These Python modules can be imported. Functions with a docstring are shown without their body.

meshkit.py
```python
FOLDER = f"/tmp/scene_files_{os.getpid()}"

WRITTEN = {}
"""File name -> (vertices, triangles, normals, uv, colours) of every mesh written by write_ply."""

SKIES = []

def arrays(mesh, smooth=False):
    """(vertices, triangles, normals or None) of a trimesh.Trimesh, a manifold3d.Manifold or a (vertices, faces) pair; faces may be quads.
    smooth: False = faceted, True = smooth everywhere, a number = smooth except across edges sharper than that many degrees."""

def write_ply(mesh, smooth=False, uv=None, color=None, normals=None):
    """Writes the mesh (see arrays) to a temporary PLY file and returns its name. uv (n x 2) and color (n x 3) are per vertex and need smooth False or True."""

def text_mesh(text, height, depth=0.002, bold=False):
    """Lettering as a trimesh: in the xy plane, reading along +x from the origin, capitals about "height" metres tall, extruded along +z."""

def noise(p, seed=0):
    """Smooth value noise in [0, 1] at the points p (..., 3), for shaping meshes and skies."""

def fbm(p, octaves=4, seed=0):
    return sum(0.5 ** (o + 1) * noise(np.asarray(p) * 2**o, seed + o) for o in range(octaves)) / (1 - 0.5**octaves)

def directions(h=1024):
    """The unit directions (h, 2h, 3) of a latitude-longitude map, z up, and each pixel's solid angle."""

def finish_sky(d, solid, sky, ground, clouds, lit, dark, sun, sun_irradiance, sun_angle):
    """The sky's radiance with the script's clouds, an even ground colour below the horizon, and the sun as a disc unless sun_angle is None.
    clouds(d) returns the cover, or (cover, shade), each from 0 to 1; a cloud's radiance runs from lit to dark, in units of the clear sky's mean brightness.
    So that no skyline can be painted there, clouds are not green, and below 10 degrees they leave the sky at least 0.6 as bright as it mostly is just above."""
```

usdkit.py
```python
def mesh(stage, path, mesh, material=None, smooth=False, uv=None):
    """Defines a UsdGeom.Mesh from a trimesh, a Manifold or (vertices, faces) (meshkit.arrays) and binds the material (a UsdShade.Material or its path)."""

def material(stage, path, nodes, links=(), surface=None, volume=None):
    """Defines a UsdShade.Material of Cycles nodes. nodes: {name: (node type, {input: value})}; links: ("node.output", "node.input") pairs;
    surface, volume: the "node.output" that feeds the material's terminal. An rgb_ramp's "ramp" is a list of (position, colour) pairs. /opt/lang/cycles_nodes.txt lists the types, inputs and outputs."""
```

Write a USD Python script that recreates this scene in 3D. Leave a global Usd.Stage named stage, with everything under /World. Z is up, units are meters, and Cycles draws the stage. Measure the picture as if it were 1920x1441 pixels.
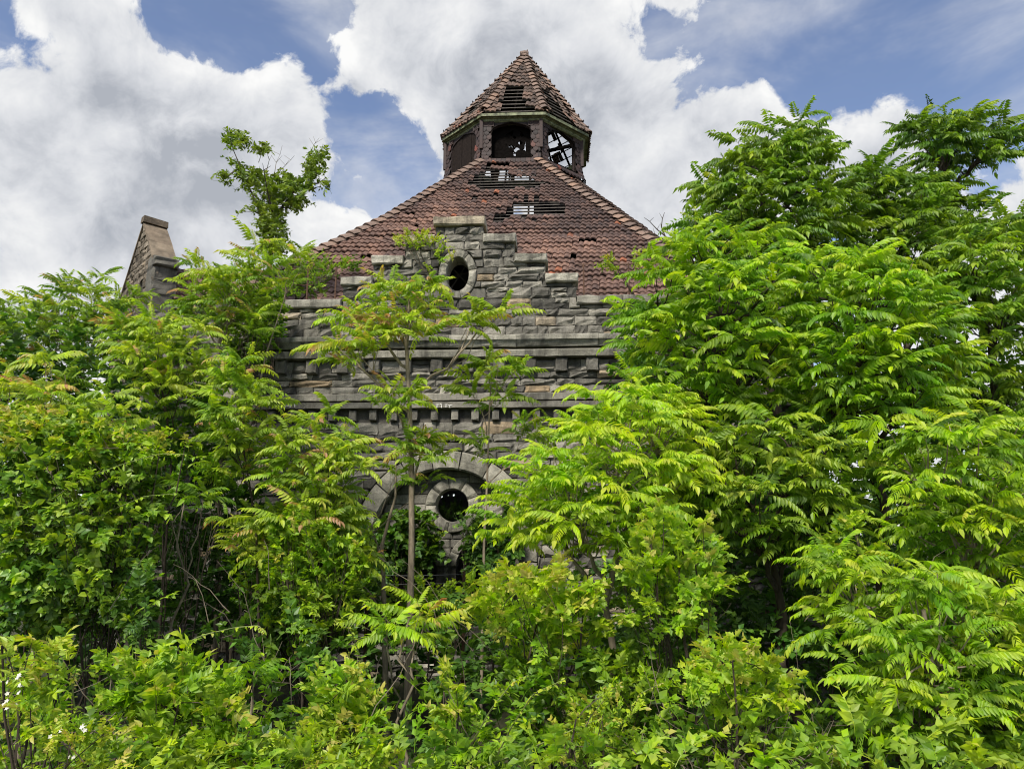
import math, random
import numpy as np
import trimesh, usdkit, meshkit, shapely
import shapely.affinity
from shapely.geometry import Polygon, Point, box as sbox
from pxr import Usd, UsdGeom, UsdLux, UsdShade, Sdf, Gf, Vt

stage = Usd.Stage.CreateInMemory()
UsdGeom.SetStageUpAxis(stage, UsdGeom.Tokens.z)
World = UsdGeom.Xform.Define(stage, '/World')
UsdGeom.Scope.Define(stage, '/World/Looks')
rng = np.random.default_rng(7)
RND = random.Random(11)

# ------------------------------------------------------------------ camera
CAM_Z, FPX, YAW, PITCH = 3.2, 1400.0, math.radians(2.75), math.radians(11.3)
EXPOSURE = 1.83
SKY_STRENGTH = 0.10
SUN_DIR = np.array([-0.22, -0.62, 0.76]); SUN_DIR /= np.linalg.norm(SUN_DIR)
SUN_INT, SUN_ANGLE = 0.40, 10.0
CAM = np.array([0.0, 0.0, CAM_Z])
FWD = np.array([-math.sin(YAW) * math.cos(PITCH), math.cos(YAW) * math.cos(PITCH), math.sin(PITCH)])
RIGHT = np.array([math.cos(YAW), math.sin(YAW), 0.0])
UP = np.cross(RIGHT, FWD)
cam = UsdGeom.Camera.Define(stage, '/World/camera')
cam.CreateHorizontalApertureAttr(36.0)
cam.CreateVerticalApertureAttr(27.0)
cam.CreateFocalLengthAttr(36.0 * FPX / 1920.0)
cam.CreateExposureAttr(EXPOSURE)
cam.CreateFStopAttr(0.0)
M4 = np.eye(4); M4[0, :3], M4[1, :3], M4[2, :3], M4[3, :3] = RIGHT, UP, -FWD, CAM
cam.AddTransformOp().Set(Gf.Matrix4d(*M4.ravel().tolist()))

def ray(px, py):
    d = FWD + RIGHT * (px - 960.0) / FPX + UP * (720.5 - py) / FPX
    return d / np.linalg.norm(d)
def at(px, py, Y):
    """the point of the world seen at this pixel of the photograph at distance Y"""
    d = ray(px, py)
    return CAM + d * (Y / d[1])
def pix(p):
    q = np.asarray(p, float) - CAM
    z = q @ FWD
    return np.stack([960 + FPX * (q @ RIGHT) / z, 720.5 - FPX * (q @ UP) / z], -1)

# ------------------------------------------------------------------ sky with clouds
def blob_nodes():
    nodes = {'tc': ('texture_coordinate', {})}
    links = []
    # low clouds and blue gaps of this sky: (pixel x, pixel y, radius in pixels, weight)
    blobs = [(430, 230, 250, .42), (200, 130, 200, .35), (90, 420, 260, .45), (330, 480, 250, .35), (560, 250, 150, .30), (575, 420, 150, .22), (250, 330, 160, .22),
             (1000, 60, 260, .36), (760, 60, 170, .28), (1180, 170, 200, .34), (900, 180, 170, .26), (1250, 330, 210, .42), (960, 380, 280, .30), (1390, 245, 80, .8),
             (1625, 262, 100, 1.15), (1880, 400, 190, 1.0), (1500, 450, 200, .2), (1320, 20, 90, .10),
             (470, 15, 120, -.55), (330, 0, 110, -.42), (600, 60, 60, -.42), (625, 130, 40, -.3), (700, 310, 90, -.48), (745, 235, 60, -.4), (1195, 55, 55, -.5), (815, 20, 55, -.35), (1310, 110, 70, -.3), (120, 120, 40, -.3), (225, 95, 30, -.3), (655, 190, 70, -.5), (770, 240, 90, -.38), (45, 120, 70, -.6), (190, 300, 60, -.6), (60, 20, 60, -.3),
             (620, 370, 40, -.18), (1430, 110, 190, -.50), (1700, 60, 250, -.55), (1860, 170, 130, -.50), (1300, 110, 80, -.24), (1190, 60, 50, -.2), (1500, 170, 120, -.4), (1740, 210, 70, -.35)]
    acc = None
    for k, (px, py, r, w) in enumerate(blobs):
        d = ray(px, py)
        nodes[f'd{k}'] = ('vector_math', {'math_type': 'dot_product', 'vector2': d})
        links.append(('tc.generated', f'd{k}.vector1'))
        c = math.cos(r * 1.5 / FPX)
        nodes[f'm{k}'] = ('map_range', {'range_type': 'smoothstep', 'from_min': c, 'from_max': 1.0, 'to_min': 0.0, 'to_max': w * 0.62, 'clamp': True})
        links.append((f'd{k}.value', f'm{k}.value'))
        if acc is None:
            acc = f'm{k}.result'
        else:
            nodes[f'a{k}'] = ('math', {'math_type': 'add'})
            links += [(acc, f'a{k}.value1'), (f'm{k}.result', f'a{k}.value2')]
            acc = f'a{k}.value'
    return nodes, links, acc
nodes, links, acc = blob_nodes()
elev, rot = math.asin(SUN_DIR[2]), math.atan2(SUN_DIR[0], SUN_DIR[1])
sd = SUN_DIR * 0.035
nodes.update({
    'sky': ('sky_texture', {'sky_type': 'single_scattering', 'sun_disc': False, 'sun_elevation': elev, 'sun_rotation': rot, 'altitude': 50.0, 'air_density': 1.0, 'aerosol_density': 0.6, 'ozone_density': 2.0}),
    'skc': ('hsv', {'hue': 0.507, 'saturation': 0.97, 'value': 0.46}),
    'warp': ('noise_texture', {'scale': 5.0, 'detail': 3.0, 'roughness': 0.55}),
    'wv': ('vector_math', {'math_type': 'multiply_add', 'vector2': (0.10, 0.10, 0.10)}),
    'n1': ('noise_texture', {'scale': 5.2, 'detail': 12.0, 'roughness': 0.60}),
    'off': ('vector_math', {'math_type': 'add', 'vector2': (float(sd[0]), float(sd[1]), float(sd[2]))}),
    'n2': ('noise_texture', {'scale': 5.2, 'detail': 12.0, 'roughness': 0.60}),
    'amp': ('math', {'math_type': 'multiply_add', 'value2': 2.8, 'value3': -1.40}),
    'sum': ('math', {'math_type': 'add'}),
    'cov': ('map_range', {'range_type': 'smoothstep', 'from_min': 0.0, 'from_max': 0.17, 'to_min': 0.0, 'to_max': 1.0, 'clamp': True}),
    'vmp': ('mapping', {'scale': (1.0, 1.0, 2.6), 'rotation': (0.2, 0.0, 0.5)}),
    'n3': ('noise_texture', {'scale': 3.4, 'detail': 9.0, 'roughness': 0.56, 'distortion': 0.35}),
    'veil': ('map_range', {'range_type': 'smoothstep', 'from_min': 0.38, 'from_max': 0.72, 'to_min': 0.03, 'to_max': 0.60, 'clamp': True}),
    'cmax': ('math', {'math_type': 'maximum'}),
    'dif': ('math', {'math_type': 'subtract'}),
    'lit': ('map_range', {'from_min': -0.15, 'from_max': 0.13, 'to_min': 0.0, 'to_max': 1.0, 'clamp': False}),
    'thk': ('map_range', {'range_type': 'smoothstep', 'from_min': 0.14, 'from_max': 1.2, 'to_min': 0.0, 'to_max': 0.58, 'clamp': True}),
    'lt2': ('math', {'math_type': 'multiply_add', 'value2': 0.90, 'value3': 0.20}),
    'sh': ('math', {'math_type': 'subtract', 'use_clamp': True}),
    'ccol': ('rgb_ramp', {'ramp': [(0.0, (0.48, 0.51, 0.57)), (0.45, (0.78, 0.80, 0.84)), (1.0, (1.08, 1.08, 1.07))]}),
    'csc': ('vector_math', {'math_type': 'scale', 'scale': 2.55}),
    'mix': ('mix_color', {'blend_type': 'mix', 'use_clamp': False, 'use_clamp_result': False}),
    'bg': ('background_shader', {'strength': SKY_STRENGTH}),
})
links += [('tc.generated', 'warp.vector'), ('warp.color', 'wv.vector1'), ('tc.generated', 'wv.vector3'), ('wv.vector', 'n1.vector'), ('wv.vector', 'off.vector1'), ('off.vector', 'n2.vector'),
          ('n1.fac', 'amp.value1'), ('amp.value', 'sum.value1'), (acc, 'sum.value2'), ('sum.value', 'cov.value'), ('n1.fac', 'dif.value1'), ('n2.fac', 'dif.value2'), ('dif.value', 'lit.value'),
          ('sum.value', 'thk.value'), ('lit.result', 'lt2.value1'), ('lt2.value', 'sh.value1'), ('thk.result', 'sh.value2'), ('sh.value', 'ccol.fac'), ('ccol.color', 'csc.vector1'),
          ('sky.color', 'skc.color'), ('skc.color', 'mix.a'), ('csc.vector', 'mix.b'), ('tc.generated', 'vmp.vector'), ('vmp.vector', 'n3.vector'), ('n3.fac', 'veil.value'), ('cov.result', 'cmax.value1'), ('veil.result', 'cmax.value2'), ('cmax.value', 'mix.fac'), ('mix.result', 'bg.color')]
sky_mat = usdkit.material(stage, '/World/Looks/sky', nodes, links, surface='bg.background')
dome = UsdLux.DomeLight.Define(stage, '/World/sky')
UsdShade.MaterialBindingAPI.Apply(dome.GetPrim()).Bind(sky_mat)
sun = UsdLux.DistantLight.Define(stage, '/World/sun')
sun.CreateNormalizeAttr(True); sun.CreateIntensityAttr(SUN_INT); sun.CreateAngleAttr(SUN_ANGLE); sun.CreateColorAttr(Gf.Vec3f(1.0, 0.95, 0.86))
zx = np.cross([0, 0, 1.0], SUN_DIR); zx /= np.linalg.norm(zx); zy = np.cross(SUN_DIR, zx)
S4 = np.eye(4); S4[0, :3], S4[1, :3], S4[2, :3] = zx, zy, SUN_DIR
sun.AddTransformOp().Set(Gf.Matrix4d(*S4.ravel().tolist()))

# ------------------------------------------------------------------ helpers
_used = {}
def numbered(parent, name):
    k = _used.get((parent, name), 0); _used[(parent, name)] = k + 1
    return f'{parent}/{name}' + (f'_{k:03d}' if k else '')
def note(prim, label=None, category=None, group=None, kind=None):
    for k, v in (('label', label), ('category', category), ('group', group), ('kind', kind)):
        if v: prim.SetCustomDataByKey(k, v)
    return prim
def thing(name, label, category, loc=(0, 0, 0), group=None):
    """an Xform at the thing's base; parts are given in world coordinates and moved back by its location"""
    p = numbered('/World', name)
    x = UsdGeom.Xform.Define(stage, p); x.AddTranslateOp().Set(Gf.Vec3d(*map(float, loc)))
    note(x.GetPrim(), label, category, group)
    ORIGIN[p] = np.asarray(loc, float)
    return p
ORIGIN = {}
def origin_of(path):
    q = path
    while q not in ORIGIN:
        if q.count('/') < 2: return np.zeros(3)
        q = q.rsplit('/', 1)[0]
    return ORIGIN[q]
def put(parent, name, v, f, mat, tone=None, label=None, category=None, group=None, kind=None, smooth=False):
    """ONE Mesh prim under parent. tone: a number per vertex (or one for all) that the material reads"""
    p = numbered(parent, name)
    v = np.asarray(v, float) - origin_of(parent)
    f = np.asarray(f, np.int32)
    n = None
    if smooth is not False:
        if tone is not None and np.ndim(tone): smooth = True
        v, f, n = meshkit.arrays((v, f), smooth)
    m = UsdGeom.Mesh.Define(stage, p)
    m.CreatePointsAttr(Vt.Vec3fArray.FromNumpy(np.ascontiguousarray(v, np.float32)))
    m.CreateFaceVertexCountsAttr(Vt.IntArray.FromNumpy(np.full(len(f), f.shape[1], np.int32)))
    m.CreateFaceVertexIndicesAttr(Vt.IntArray.FromNumpy(np.ascontiguousarray(f.astype(np.int32).ravel())))
    m.CreateSubdivisionSchemeAttr('none')
    if n is not None:
        m.CreateNormalsAttr(Vt.Vec3fArray.FromNumpy(n.astype(np.float32))); m.SetNormalsInterpolation('vertex')
    if tone is not None:
        t = np.full(len(v), float(tone), np.float32) if not np.ndim(tone) else np.asarray(tone, np.float32)
        UsdGeom.PrimvarsAPI(m).CreatePrimvar('tone', Sdf.ValueTypeNames.FloatArray, 'vertex').Set(Vt.FloatArray.FromNumpy(t))
    UsdShade.MaterialBindingAPI.Apply(m.GetPrim()).Bind(mat)
    if label or category or group or kind: note(m.GetPrim(), label, category, group, kind)
    return p
class Bag:
    """collects pieces of one mesh"""
    def __init__(s): s.v, s.f, s.t, s.n = [], [], [], 0
    def add(s, v, f, t=0.5):
        v = np.asarray(v, float); f = np.asarray(f, int)
        s.v.append(v); s.f.append(f + s.n); s.n += len(v)
        s.t.append(np.full(len(v), t) if not np.ndim(t) else np.asarray(t))
    def put(s, parent, name, mat, **k):
        if s.v: return put(parent, name, np.vstack(s.v), np.vstack(s.f), mat, tone=np.concatenate(s.t), **k)
def tri(quads):
    q = np.asarray(quads, int)
    return np.vstack([q[:, [0, 1, 2]], q[:, [0, 2, 3]]])
def boxm(lo, hi):
    (a, b, c), (d, e, g) = lo, hi
    v = np.array([[a, b, c], [d, b, c], [d, e, c], [a, e, c], [a, b, g], [d, b, g], [d, e, g], [a, e, g]], float)
    return v, tri([[0, 3, 2, 1], [4, 5, 6, 7], [0, 1, 5, 4], [1, 2, 6, 5], [2, 3, 7, 6], [3, 0, 4, 7]])
def tube(pts, radii, sides=5, cap=True):
    pts = np.asarray(pts, float); n = len(pts)
    radii = np.broadcast_to(np.asarray(radii, float), (n,))
    tg = np.gradient(pts, axis=0); tg /= np.maximum(np.linalg.norm(tg, axis=1, keepdims=True), 1e-9)
    ref = np.array([0, 0, 1.0]) if abs(tg[0][2]) < .9 else np.array([1.0, 0, 0])
    a = np.cross(tg, ref); a /= np.maximum(np.linalg.norm(a, axis=1, keepdims=True), 1e-9); b = np.cross(tg, a)
    th = np.arange(sides) / sides * 2 * np.pi
    v = (pts[:, None] + radii[:, None, None] * (np.cos(th)[None, :, None] * a[:, None] + np.sin(th)[None, :, None] * b[:, None])).reshape(-1, 3)
    i = np.arange(n - 1)[:, None] * sides; j = np.arange(sides)[None]; j2 = (j + 1) % sides
    q = np.stack([i + j, i + j2, i + sides + j2, i + sides + j], -1).reshape(-1, 4)
    f = tri(q)
    if cap:
        f = np.vstack([f, [[0, k + 1, k] for k in range(1, sides - 1)], [[(n - 1) * sides, (n - 1) * sides + k, (n - 1) * sides + k + 1] for k in range(1, sides - 1)]])
    return v, f
def beam(p, q, w, h):
    """a squared timber from p to q"""
    p, q = np.asarray(p, float), np.asarray(q, float); d = (q - p) / np.linalg.norm(q - p)
    a = np.cross(d, [0, 0, 1.0]); a = a / np.linalg.norm(a) if np.linalg.norm(a) > 1e-6 else np.array([1.0, 0, 0]); b = np.cross(a, d)
    c = [(-w / 2, -h / 2), (w / 2, -h / 2), (w / 2, h / 2), (-w / 2, h / 2)]
    v = np.array([o + a * x + b * y for o in (p, q) for x, y in c])
    return v, tri([[0, 1, 2, 3], [7, 6, 5, 4], [0, 4, 5, 1], [1, 5, 6, 2], [2, 6, 7, 3], [3, 7, 4, 0]])

# ------------------------------------------------------------------ materials
def mat(name, nodes, links, surface): return usdkit.material(stage, '/World/Looks/' + name, nodes, links, surface=surface)
def stone_mat(name, lo, mid, hi, stain=(0.03, 0.028, 0.025), stain_amt=0.55, scale=1.0):
    """weathered masonry: grain, blotches, lichen and soot; tone (a number per stone) picks its rock"""
    N = {'g': ('geometry', {}), 't': ('attribute', {'attribute': 'tone'}),
         'r': ('rgb_ramp', {'ramp': [(0.0, lo), (0.5, mid), (0.8, hi), (0.9, (hi[0] * .85, hi[1] * .74, hi[2] * .62)), (1.0, (hi[0] * .85, hi[1] * .66, hi[2] * .47))]}),
         'n1': ('noise_texture', {'scale': 3.0 * scale, 'detail': 6.0, 'roughness': 0.65}), 'n2': ('noise_texture', {'scale': 38.0 * scale, 'detail': 5.0, 'roughness': 0.7}),
         'mp': ('mapping', {'scale': (2.2, 2.2, 0.30)}), 'n3': ('noise_texture', {'scale': 1.5 * scale, 'detail': 7.0, 'roughness': 0.66}),
         'a1': ('map_range', {'from_min': 0.3, 'from_max': 0.7, 'to_min': 0.62, 'to_max': 1.3}), 'a2': ('map_range', {'from_min': 0.3, 'from_max': 0.7, 'to_min': 0.66, 'to_max': 1.3}),
         'mm': ('math', {'math_type': 'multiply'}), 'c1': ('vector_math', {'math_type': 'scale'}),
         's': ('map_range', {'range_type': 'smoothstep', 'from_min': 0.46, 'from_max': 0.66, 'to_min': 0.0, 'to_max': stain_amt, 'clamp': True}),
         'c2': ('mix_color', {'b': stain}),
         'n4': ('noise_texture', {'scale': 7.0 * scale, 'detail': 9.0, 'roughness': 0.75}), 'li': ('map_range', {'range_type': 'smoothstep', 'from_min': 0.60, 'from_max': 0.70, 'to_min': 0.0, 'to_max': 0.5, 'clamp': True}), 'c3': ('mix_color', {'b': (0.46, 0.45, 0.37)}),
         'b': ('bump', {'strength': 1.0, 'distance': 0.045}), 'h': ('math', {'math_type': 'multiply_add', 'value2': 0.35}),
         'p': ('principled_bsdf', {'roughness': 0.9, 'specular_ior_level': 0.25})}
    L = [('t.fac', 'r.fac'), ('g.position', 'n1.vector'), ('g.position', 'n2.vector'), ('g.position', 'mp.vector'), ('mp.vector', 'n3.vector'), ('n1.fac', 'a1.value'), ('n2.fac', 'a2.value'),
         ('a1.result', 'mm.value1'), ('a2.result', 'mm.value2'), ('r.color', 'c1.vector1'), ('mm.value', 'c1.scale'), ('n3.fac', 's.value'), ('s.result', 'c2.fac'), ('c1.vector', 'c2.a'),
         ('n2.fac', 'h.value1'), ('n1.fac', 'h.value3'), ('h.value', 'b.height'), ('b.normal', 'p.normal'), ('g.position', 'n4.vector'), ('n4.fac', 'li.value'), ('li.result', 'c3.fac'), ('c2.result', 'c3.a'), ('c3.result', 'p.base_color')]
    return mat(name, N, L, 'p.BSDF')
M = {}
M['stone'] = stone_mat('stone', (0.040, 0.038, 0.033), (0.170, 0.159, 0.133), (0.34, 0.315, 0.26))
M['ashlar'] = stone_mat('ashlar', (0.13, 0.122, 0.096), (0.26, 0.245, 0.20), (0.40, 0.375, 0.305), stain_amt=0.65)
M['coping'] = stone_mat('coping', (0.12, 0.095, 0.068), (0.20, 0.155, 0.11), (0.27, 0.22, 0.155), stain_amt=0.35)
M['mortar'] = stone_mat('mortar', (0.06, 0.057, 0.05), (0.11, 0.10, 0.085), (0.15, 0.14, 0.12), stain_amt=0.7)
M['rubble'] = stone_mat('rubble', (0.075, 0.06, 0.045), (0.17, 0.14, 0.105), (0.25, 0.21, 0.16), stain_amt=0.5)
def tile_mat(name, ramp):
    N = {'g': ('geometry', {}), 't': ('attribute', {'attribute': 'tone'}), 'r': ('rgb_ramp', {'ramp': ramp}),
         'n1': ('noise_texture', {'scale': 0.9, 'detail': 7.0, 'roughness': 0.66}), 'n2': ('noise_texture', {'scale': 16.0, 'detail': 6.0, 'roughness': 0.7}),
         's': ('map_range', {'range_type': 'smoothstep', 'from_min': 0.47, 'from_max': 0.70, 'to_min': 0.0, 'to_max': 0.55, 'clamp': True}), 'a2': ('map_range', {'from_min': 0.3, 'from_max': 0.7, 'to_min': 0.6, 'to_max': 1.35}),
         'c1': ('vector_math', {'math_type': 'scale'}), 'c2': ('mix_color', {'b': (0.035, 0.028, 0.026)}), 'b': ('bump', {'strength': 0.5, 'distance': 0.01}),
         'p': ('principled_bsdf', {'roughness': 0.72, 'specular_ior_level': 0.4})}
    L = [('t.fac', 'r.fac'), ('g.position', 'n1.vector'), ('g.position', 'n2.vector'), ('n1.fac', 's.value'), ('n2.fac', 'a2.value'), ('r.color', 'c1.vector1'), ('a2.result', 'c1.scale'),
         ('c1.vector', 'c2.a'), ('s.result', 'c2.fac'), ('n2.fac', 'b.height'), ('b.normal', 'p.normal'), ('c2.result', 'p.base_color')]
    return mat(name, N, L, 'p.BSDF')
M['tile'] = tile_mat('roof_tile', [(0.0, (0.042, 0.027, 0.024)), (0.35, (0.088, 0.051, 0.039)), (0.7, (0.165, 0.094, 0.069)), (0.88, (0.235, 0.132, 0.092)), (0.97, (0.25, 0.085, 0.040)), (1.0, (0.28, 0.08, 0.035))])
M['tile_old'] = tile_mat('old_tile', [(0.0, (0.028, 0.020, 0.017)), (0.4, (0.068, 0.046, 0.034)), (0.75, (0.120, 0.080, 0.060)), (0.95, (0.16, 0.095, 0.066)), (1.0, (0.19, 0.075, 0.042))])
M['hip'] = tile_mat('hip_tile', [(0.0, (0.13, 0.090, 0.070)), (0.5, (0.20, 0.135, 0.102)), (0.85, (0.27, 0.165, 0.11)), (1.0, (0.30, 0.145, 0.07))])
M['shingle'] = tile_mat('shingle', [(0.0, (0.018, 0.0125, 0.0115)), (0.5, (0.044, 0.027, 0.024)), (0.85, (0.080, 0.045, 0.037)), (1.0, (0.16, 0.05, 0.035))])
def plain(name, color, rough=0.7, scale=12.0, var=0.5, metal=0.0, bump=0.3, stretch=(1, 1, 1), spec=0.3):
    N = {'g': ('geometry', {}), 'mp': ('mapping', {'scale': stretch}), 'n': ('noise_texture', {'scale': scale, 'detail': 6.0, 'roughness': 0.65}), 'a': ('map_range', {'from_min': 0.3, 'from_max': 0.7, 'to_min': 1 - var, 'to_max': 1 + var}),
         'c': ('vector_math', {'math_type': 'scale', 'vector1': color}), 'b': ('bump', {'strength': bump, 'distance': 0.01}), 'p': ('principled_bsdf', {'roughness': rough, 'metallic': metal, 'specular_ior_level': spec})}
    L = [('g.position', 'mp.vector'), ('mp.vector', 'n.vector'), ('n.fac', 'a.value'), ('a.result', 'c.scale'), ('n.fac', 'b.height'), ('b.normal', 'p.normal'), ('c.vector', 'p.base_color')]
    return mat(name, N, L, 'p.BSDF')
M['wood_dark'] = plain('dark_wood', (0.018, 0.013, 0.011), 0.9, spec=0.1)
M['wood_grey'] = plain('grey_wood', (0.085, 0.074, 0.064), 0.85, 9.0)
M['char'] = plain('charred_wood', (0.007, 0.006, 0.0055), 1.0, spec=0.0)
M['copper'] = plain('copper_gutter', (0.15, 0.165, 0.09), 0.6, 6.0, 0.8)
M['iron'] = plain('rusty_iron', (0.10, 0.055, 0.035), 0.75, 20.0)
M['wire'] = plain('dark_wire', (0.05, 0.05, 0.048), 0.6)
M['white_paint'] = plain('white_paint', (0.62, 0.60, 0.55), 0.8, 30.0, 0.4)
M['bark'] = plain('bark', (0.235, 0.19, 0.135), 0.9, 22.0, 0.5, bump=0.7, stretch=(1, 1, 0.25))
M['bark_dark'] = plain('dark_bark', (0.055, 0.042, 0.030), 0.9, 22.0, 0.5, bump=0.7, stretch=(1, 1, 0.25))
M['soil'] = plain('soil', (0.040, 0.042, 0.018), 0.95, 3.0, 0.6, bump=0.8)
M['twig_green'] = plain('green_twig', (0.14, 0.17, 0.05), 0.7)
M['dead_twig'] = plain('dead_twig', (0.13, 0.105, 0.075), 0.9)
M['petal'] = plain('white_petal', (0.55, 0.53, 0.46), 0.6, 40.0, 0.1)
def leaf_mat(name, ramp, trans=0.42, rough=0.5, sat=1.0):
    """a leaf lets light through and shines a little; tone runs from old dark leaf to young pale leaf"""
    N = {'t': ('attribute', {'attribute': 'tone'}), 'r': ('rgb_ramp', {'ramp': ramp}), 'g': ('geometry', {}), 'n': ('noise_texture', {'scale': 9.0, 'detail': 3.0}),
         'a': ('map_range', {'from_min': 0.3, 'from_max': 0.7, 'to_min': 0.8, 'to_max': 1.2}), 'c': ('vector_math', {'math_type': 'scale'}),
         'n2': ('noise_texture', {'scale': 1.1, 'detail': 4.0, 'roughness': 0.7}), 'hu': ('map_range', {'from_min': 0.3, 'from_max': 0.7, 'to_min': 0.464, 'to_max': 0.508}), 'sa': ('map_range', {'from_min': 0.3, 'from_max': 0.7, 'to_min': 0.90, 'to_max': 1.07}), 'hv': ('hsv', {'value': 1.0, 'fac': 1.0}),
         'tc': ('mix_color', {'blend_type': 'multiply', 'fac': 1.0, 'b': (1.4, 1.4, 0.5)}),
         'p': ('principled_bsdf', {'roughness': rough, 'specular_ior_level': 0.42}), 'l': ('translucent_bsdf', {}), 'm': ('mix_closure', {'fac': trans})}
    L = [('t.fac', 'r.fac'), ('g.position', 'n.vector'), ('n.fac', 'a.value'), ('g.position', 'n2.vector'), ('n2.fac', 'hu.value'), ('n.fac', 'sa.value'), ('hu.result', 'hv.hue'), ('sa.result', 'hv.saturation'), ('r.color', 'hv.color'), ('hv.color', 'c.vector1'), ('a.result', 'c.scale'), ('c.vector', 'p.base_color'), ('c.vector', 'tc.a'), ('tc.result', 'l.color'),
         ('p.BSDF', 'm.closure1'), ('l.BSDF', 'm.closure2')]
    return mat(name, N, L, 'm.closure')
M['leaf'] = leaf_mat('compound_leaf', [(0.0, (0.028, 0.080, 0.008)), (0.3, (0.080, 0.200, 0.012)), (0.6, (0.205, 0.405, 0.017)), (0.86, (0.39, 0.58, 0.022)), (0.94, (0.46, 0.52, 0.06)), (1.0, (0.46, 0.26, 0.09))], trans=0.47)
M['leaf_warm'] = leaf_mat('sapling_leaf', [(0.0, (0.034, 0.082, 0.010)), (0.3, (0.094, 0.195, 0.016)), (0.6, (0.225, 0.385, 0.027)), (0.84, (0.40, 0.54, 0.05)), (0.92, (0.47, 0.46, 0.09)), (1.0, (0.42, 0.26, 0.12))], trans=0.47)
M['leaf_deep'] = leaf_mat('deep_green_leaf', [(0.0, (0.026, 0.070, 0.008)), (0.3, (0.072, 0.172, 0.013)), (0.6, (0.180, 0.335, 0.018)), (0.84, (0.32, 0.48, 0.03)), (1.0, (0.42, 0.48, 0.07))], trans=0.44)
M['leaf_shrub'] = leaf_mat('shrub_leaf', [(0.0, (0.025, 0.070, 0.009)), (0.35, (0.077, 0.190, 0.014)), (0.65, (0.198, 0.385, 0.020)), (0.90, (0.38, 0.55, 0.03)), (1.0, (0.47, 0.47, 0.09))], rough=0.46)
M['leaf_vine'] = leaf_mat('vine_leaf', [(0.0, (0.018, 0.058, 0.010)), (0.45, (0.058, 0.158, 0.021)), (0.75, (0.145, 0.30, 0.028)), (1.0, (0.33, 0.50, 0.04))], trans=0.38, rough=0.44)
M['leaf_olive'] = leaf_mat('olive_leaf', [(0.0, (0.036, 0.072, 0.010)), (0.4, (0.105, 0.185, 0.022)), (0.75, (0.20, 0.31, 0.035)), (1.0, (0.26, 0.34, 0.05))], trans=0.34, rough=0.5)
# ------------------------------------------------------------------ terrain
gx = np.concatenate([[-2000, -600, -200, -80, -40], np.linspace(-25, 25, 51), [40, 80, 200, 600, 2000]])
gy = np.concatenate([[-2000, -500, -100, -30, -10], np.linspace(-5, 48, 54), [60, 90, 200, 600, 2500]])
GX, GY = np.meshgrid(gx, gy)
def ground_z(x, y):
    x, y = np.asarray(x, float), np.asarray(y, float)
    bank = 1.6 * (1 - np.clip((y - 1.2) / 3.2, 0, 1) ** 2 * (3 - 2 * np.clip((y - 1.2) / 3.2, 0, 1)))
    return bank + 0.25 * (meshkit.noise(np.stack([x * .35, y * .35, 0 * x], -1), 3) - .5) * (np.abs(x) < 30)
gv = np.stack([GX, GY, ground_z(GX, GY)], -1).reshape(-1, 3)
nx, ny = len(gx), len(gy)
ii = (np.arange(ny - 1)[:, None] * nx + np.arange(nx - 1)[None]).ravel()
put('/World', 'ground', gv, tri(np.stack([ii, ii + 1, ii + nx + 1, ii + nx], -1)), M['soil'], kind='structure', label='dark soil bank and flat ground under the thicket', smooth=True)

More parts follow.
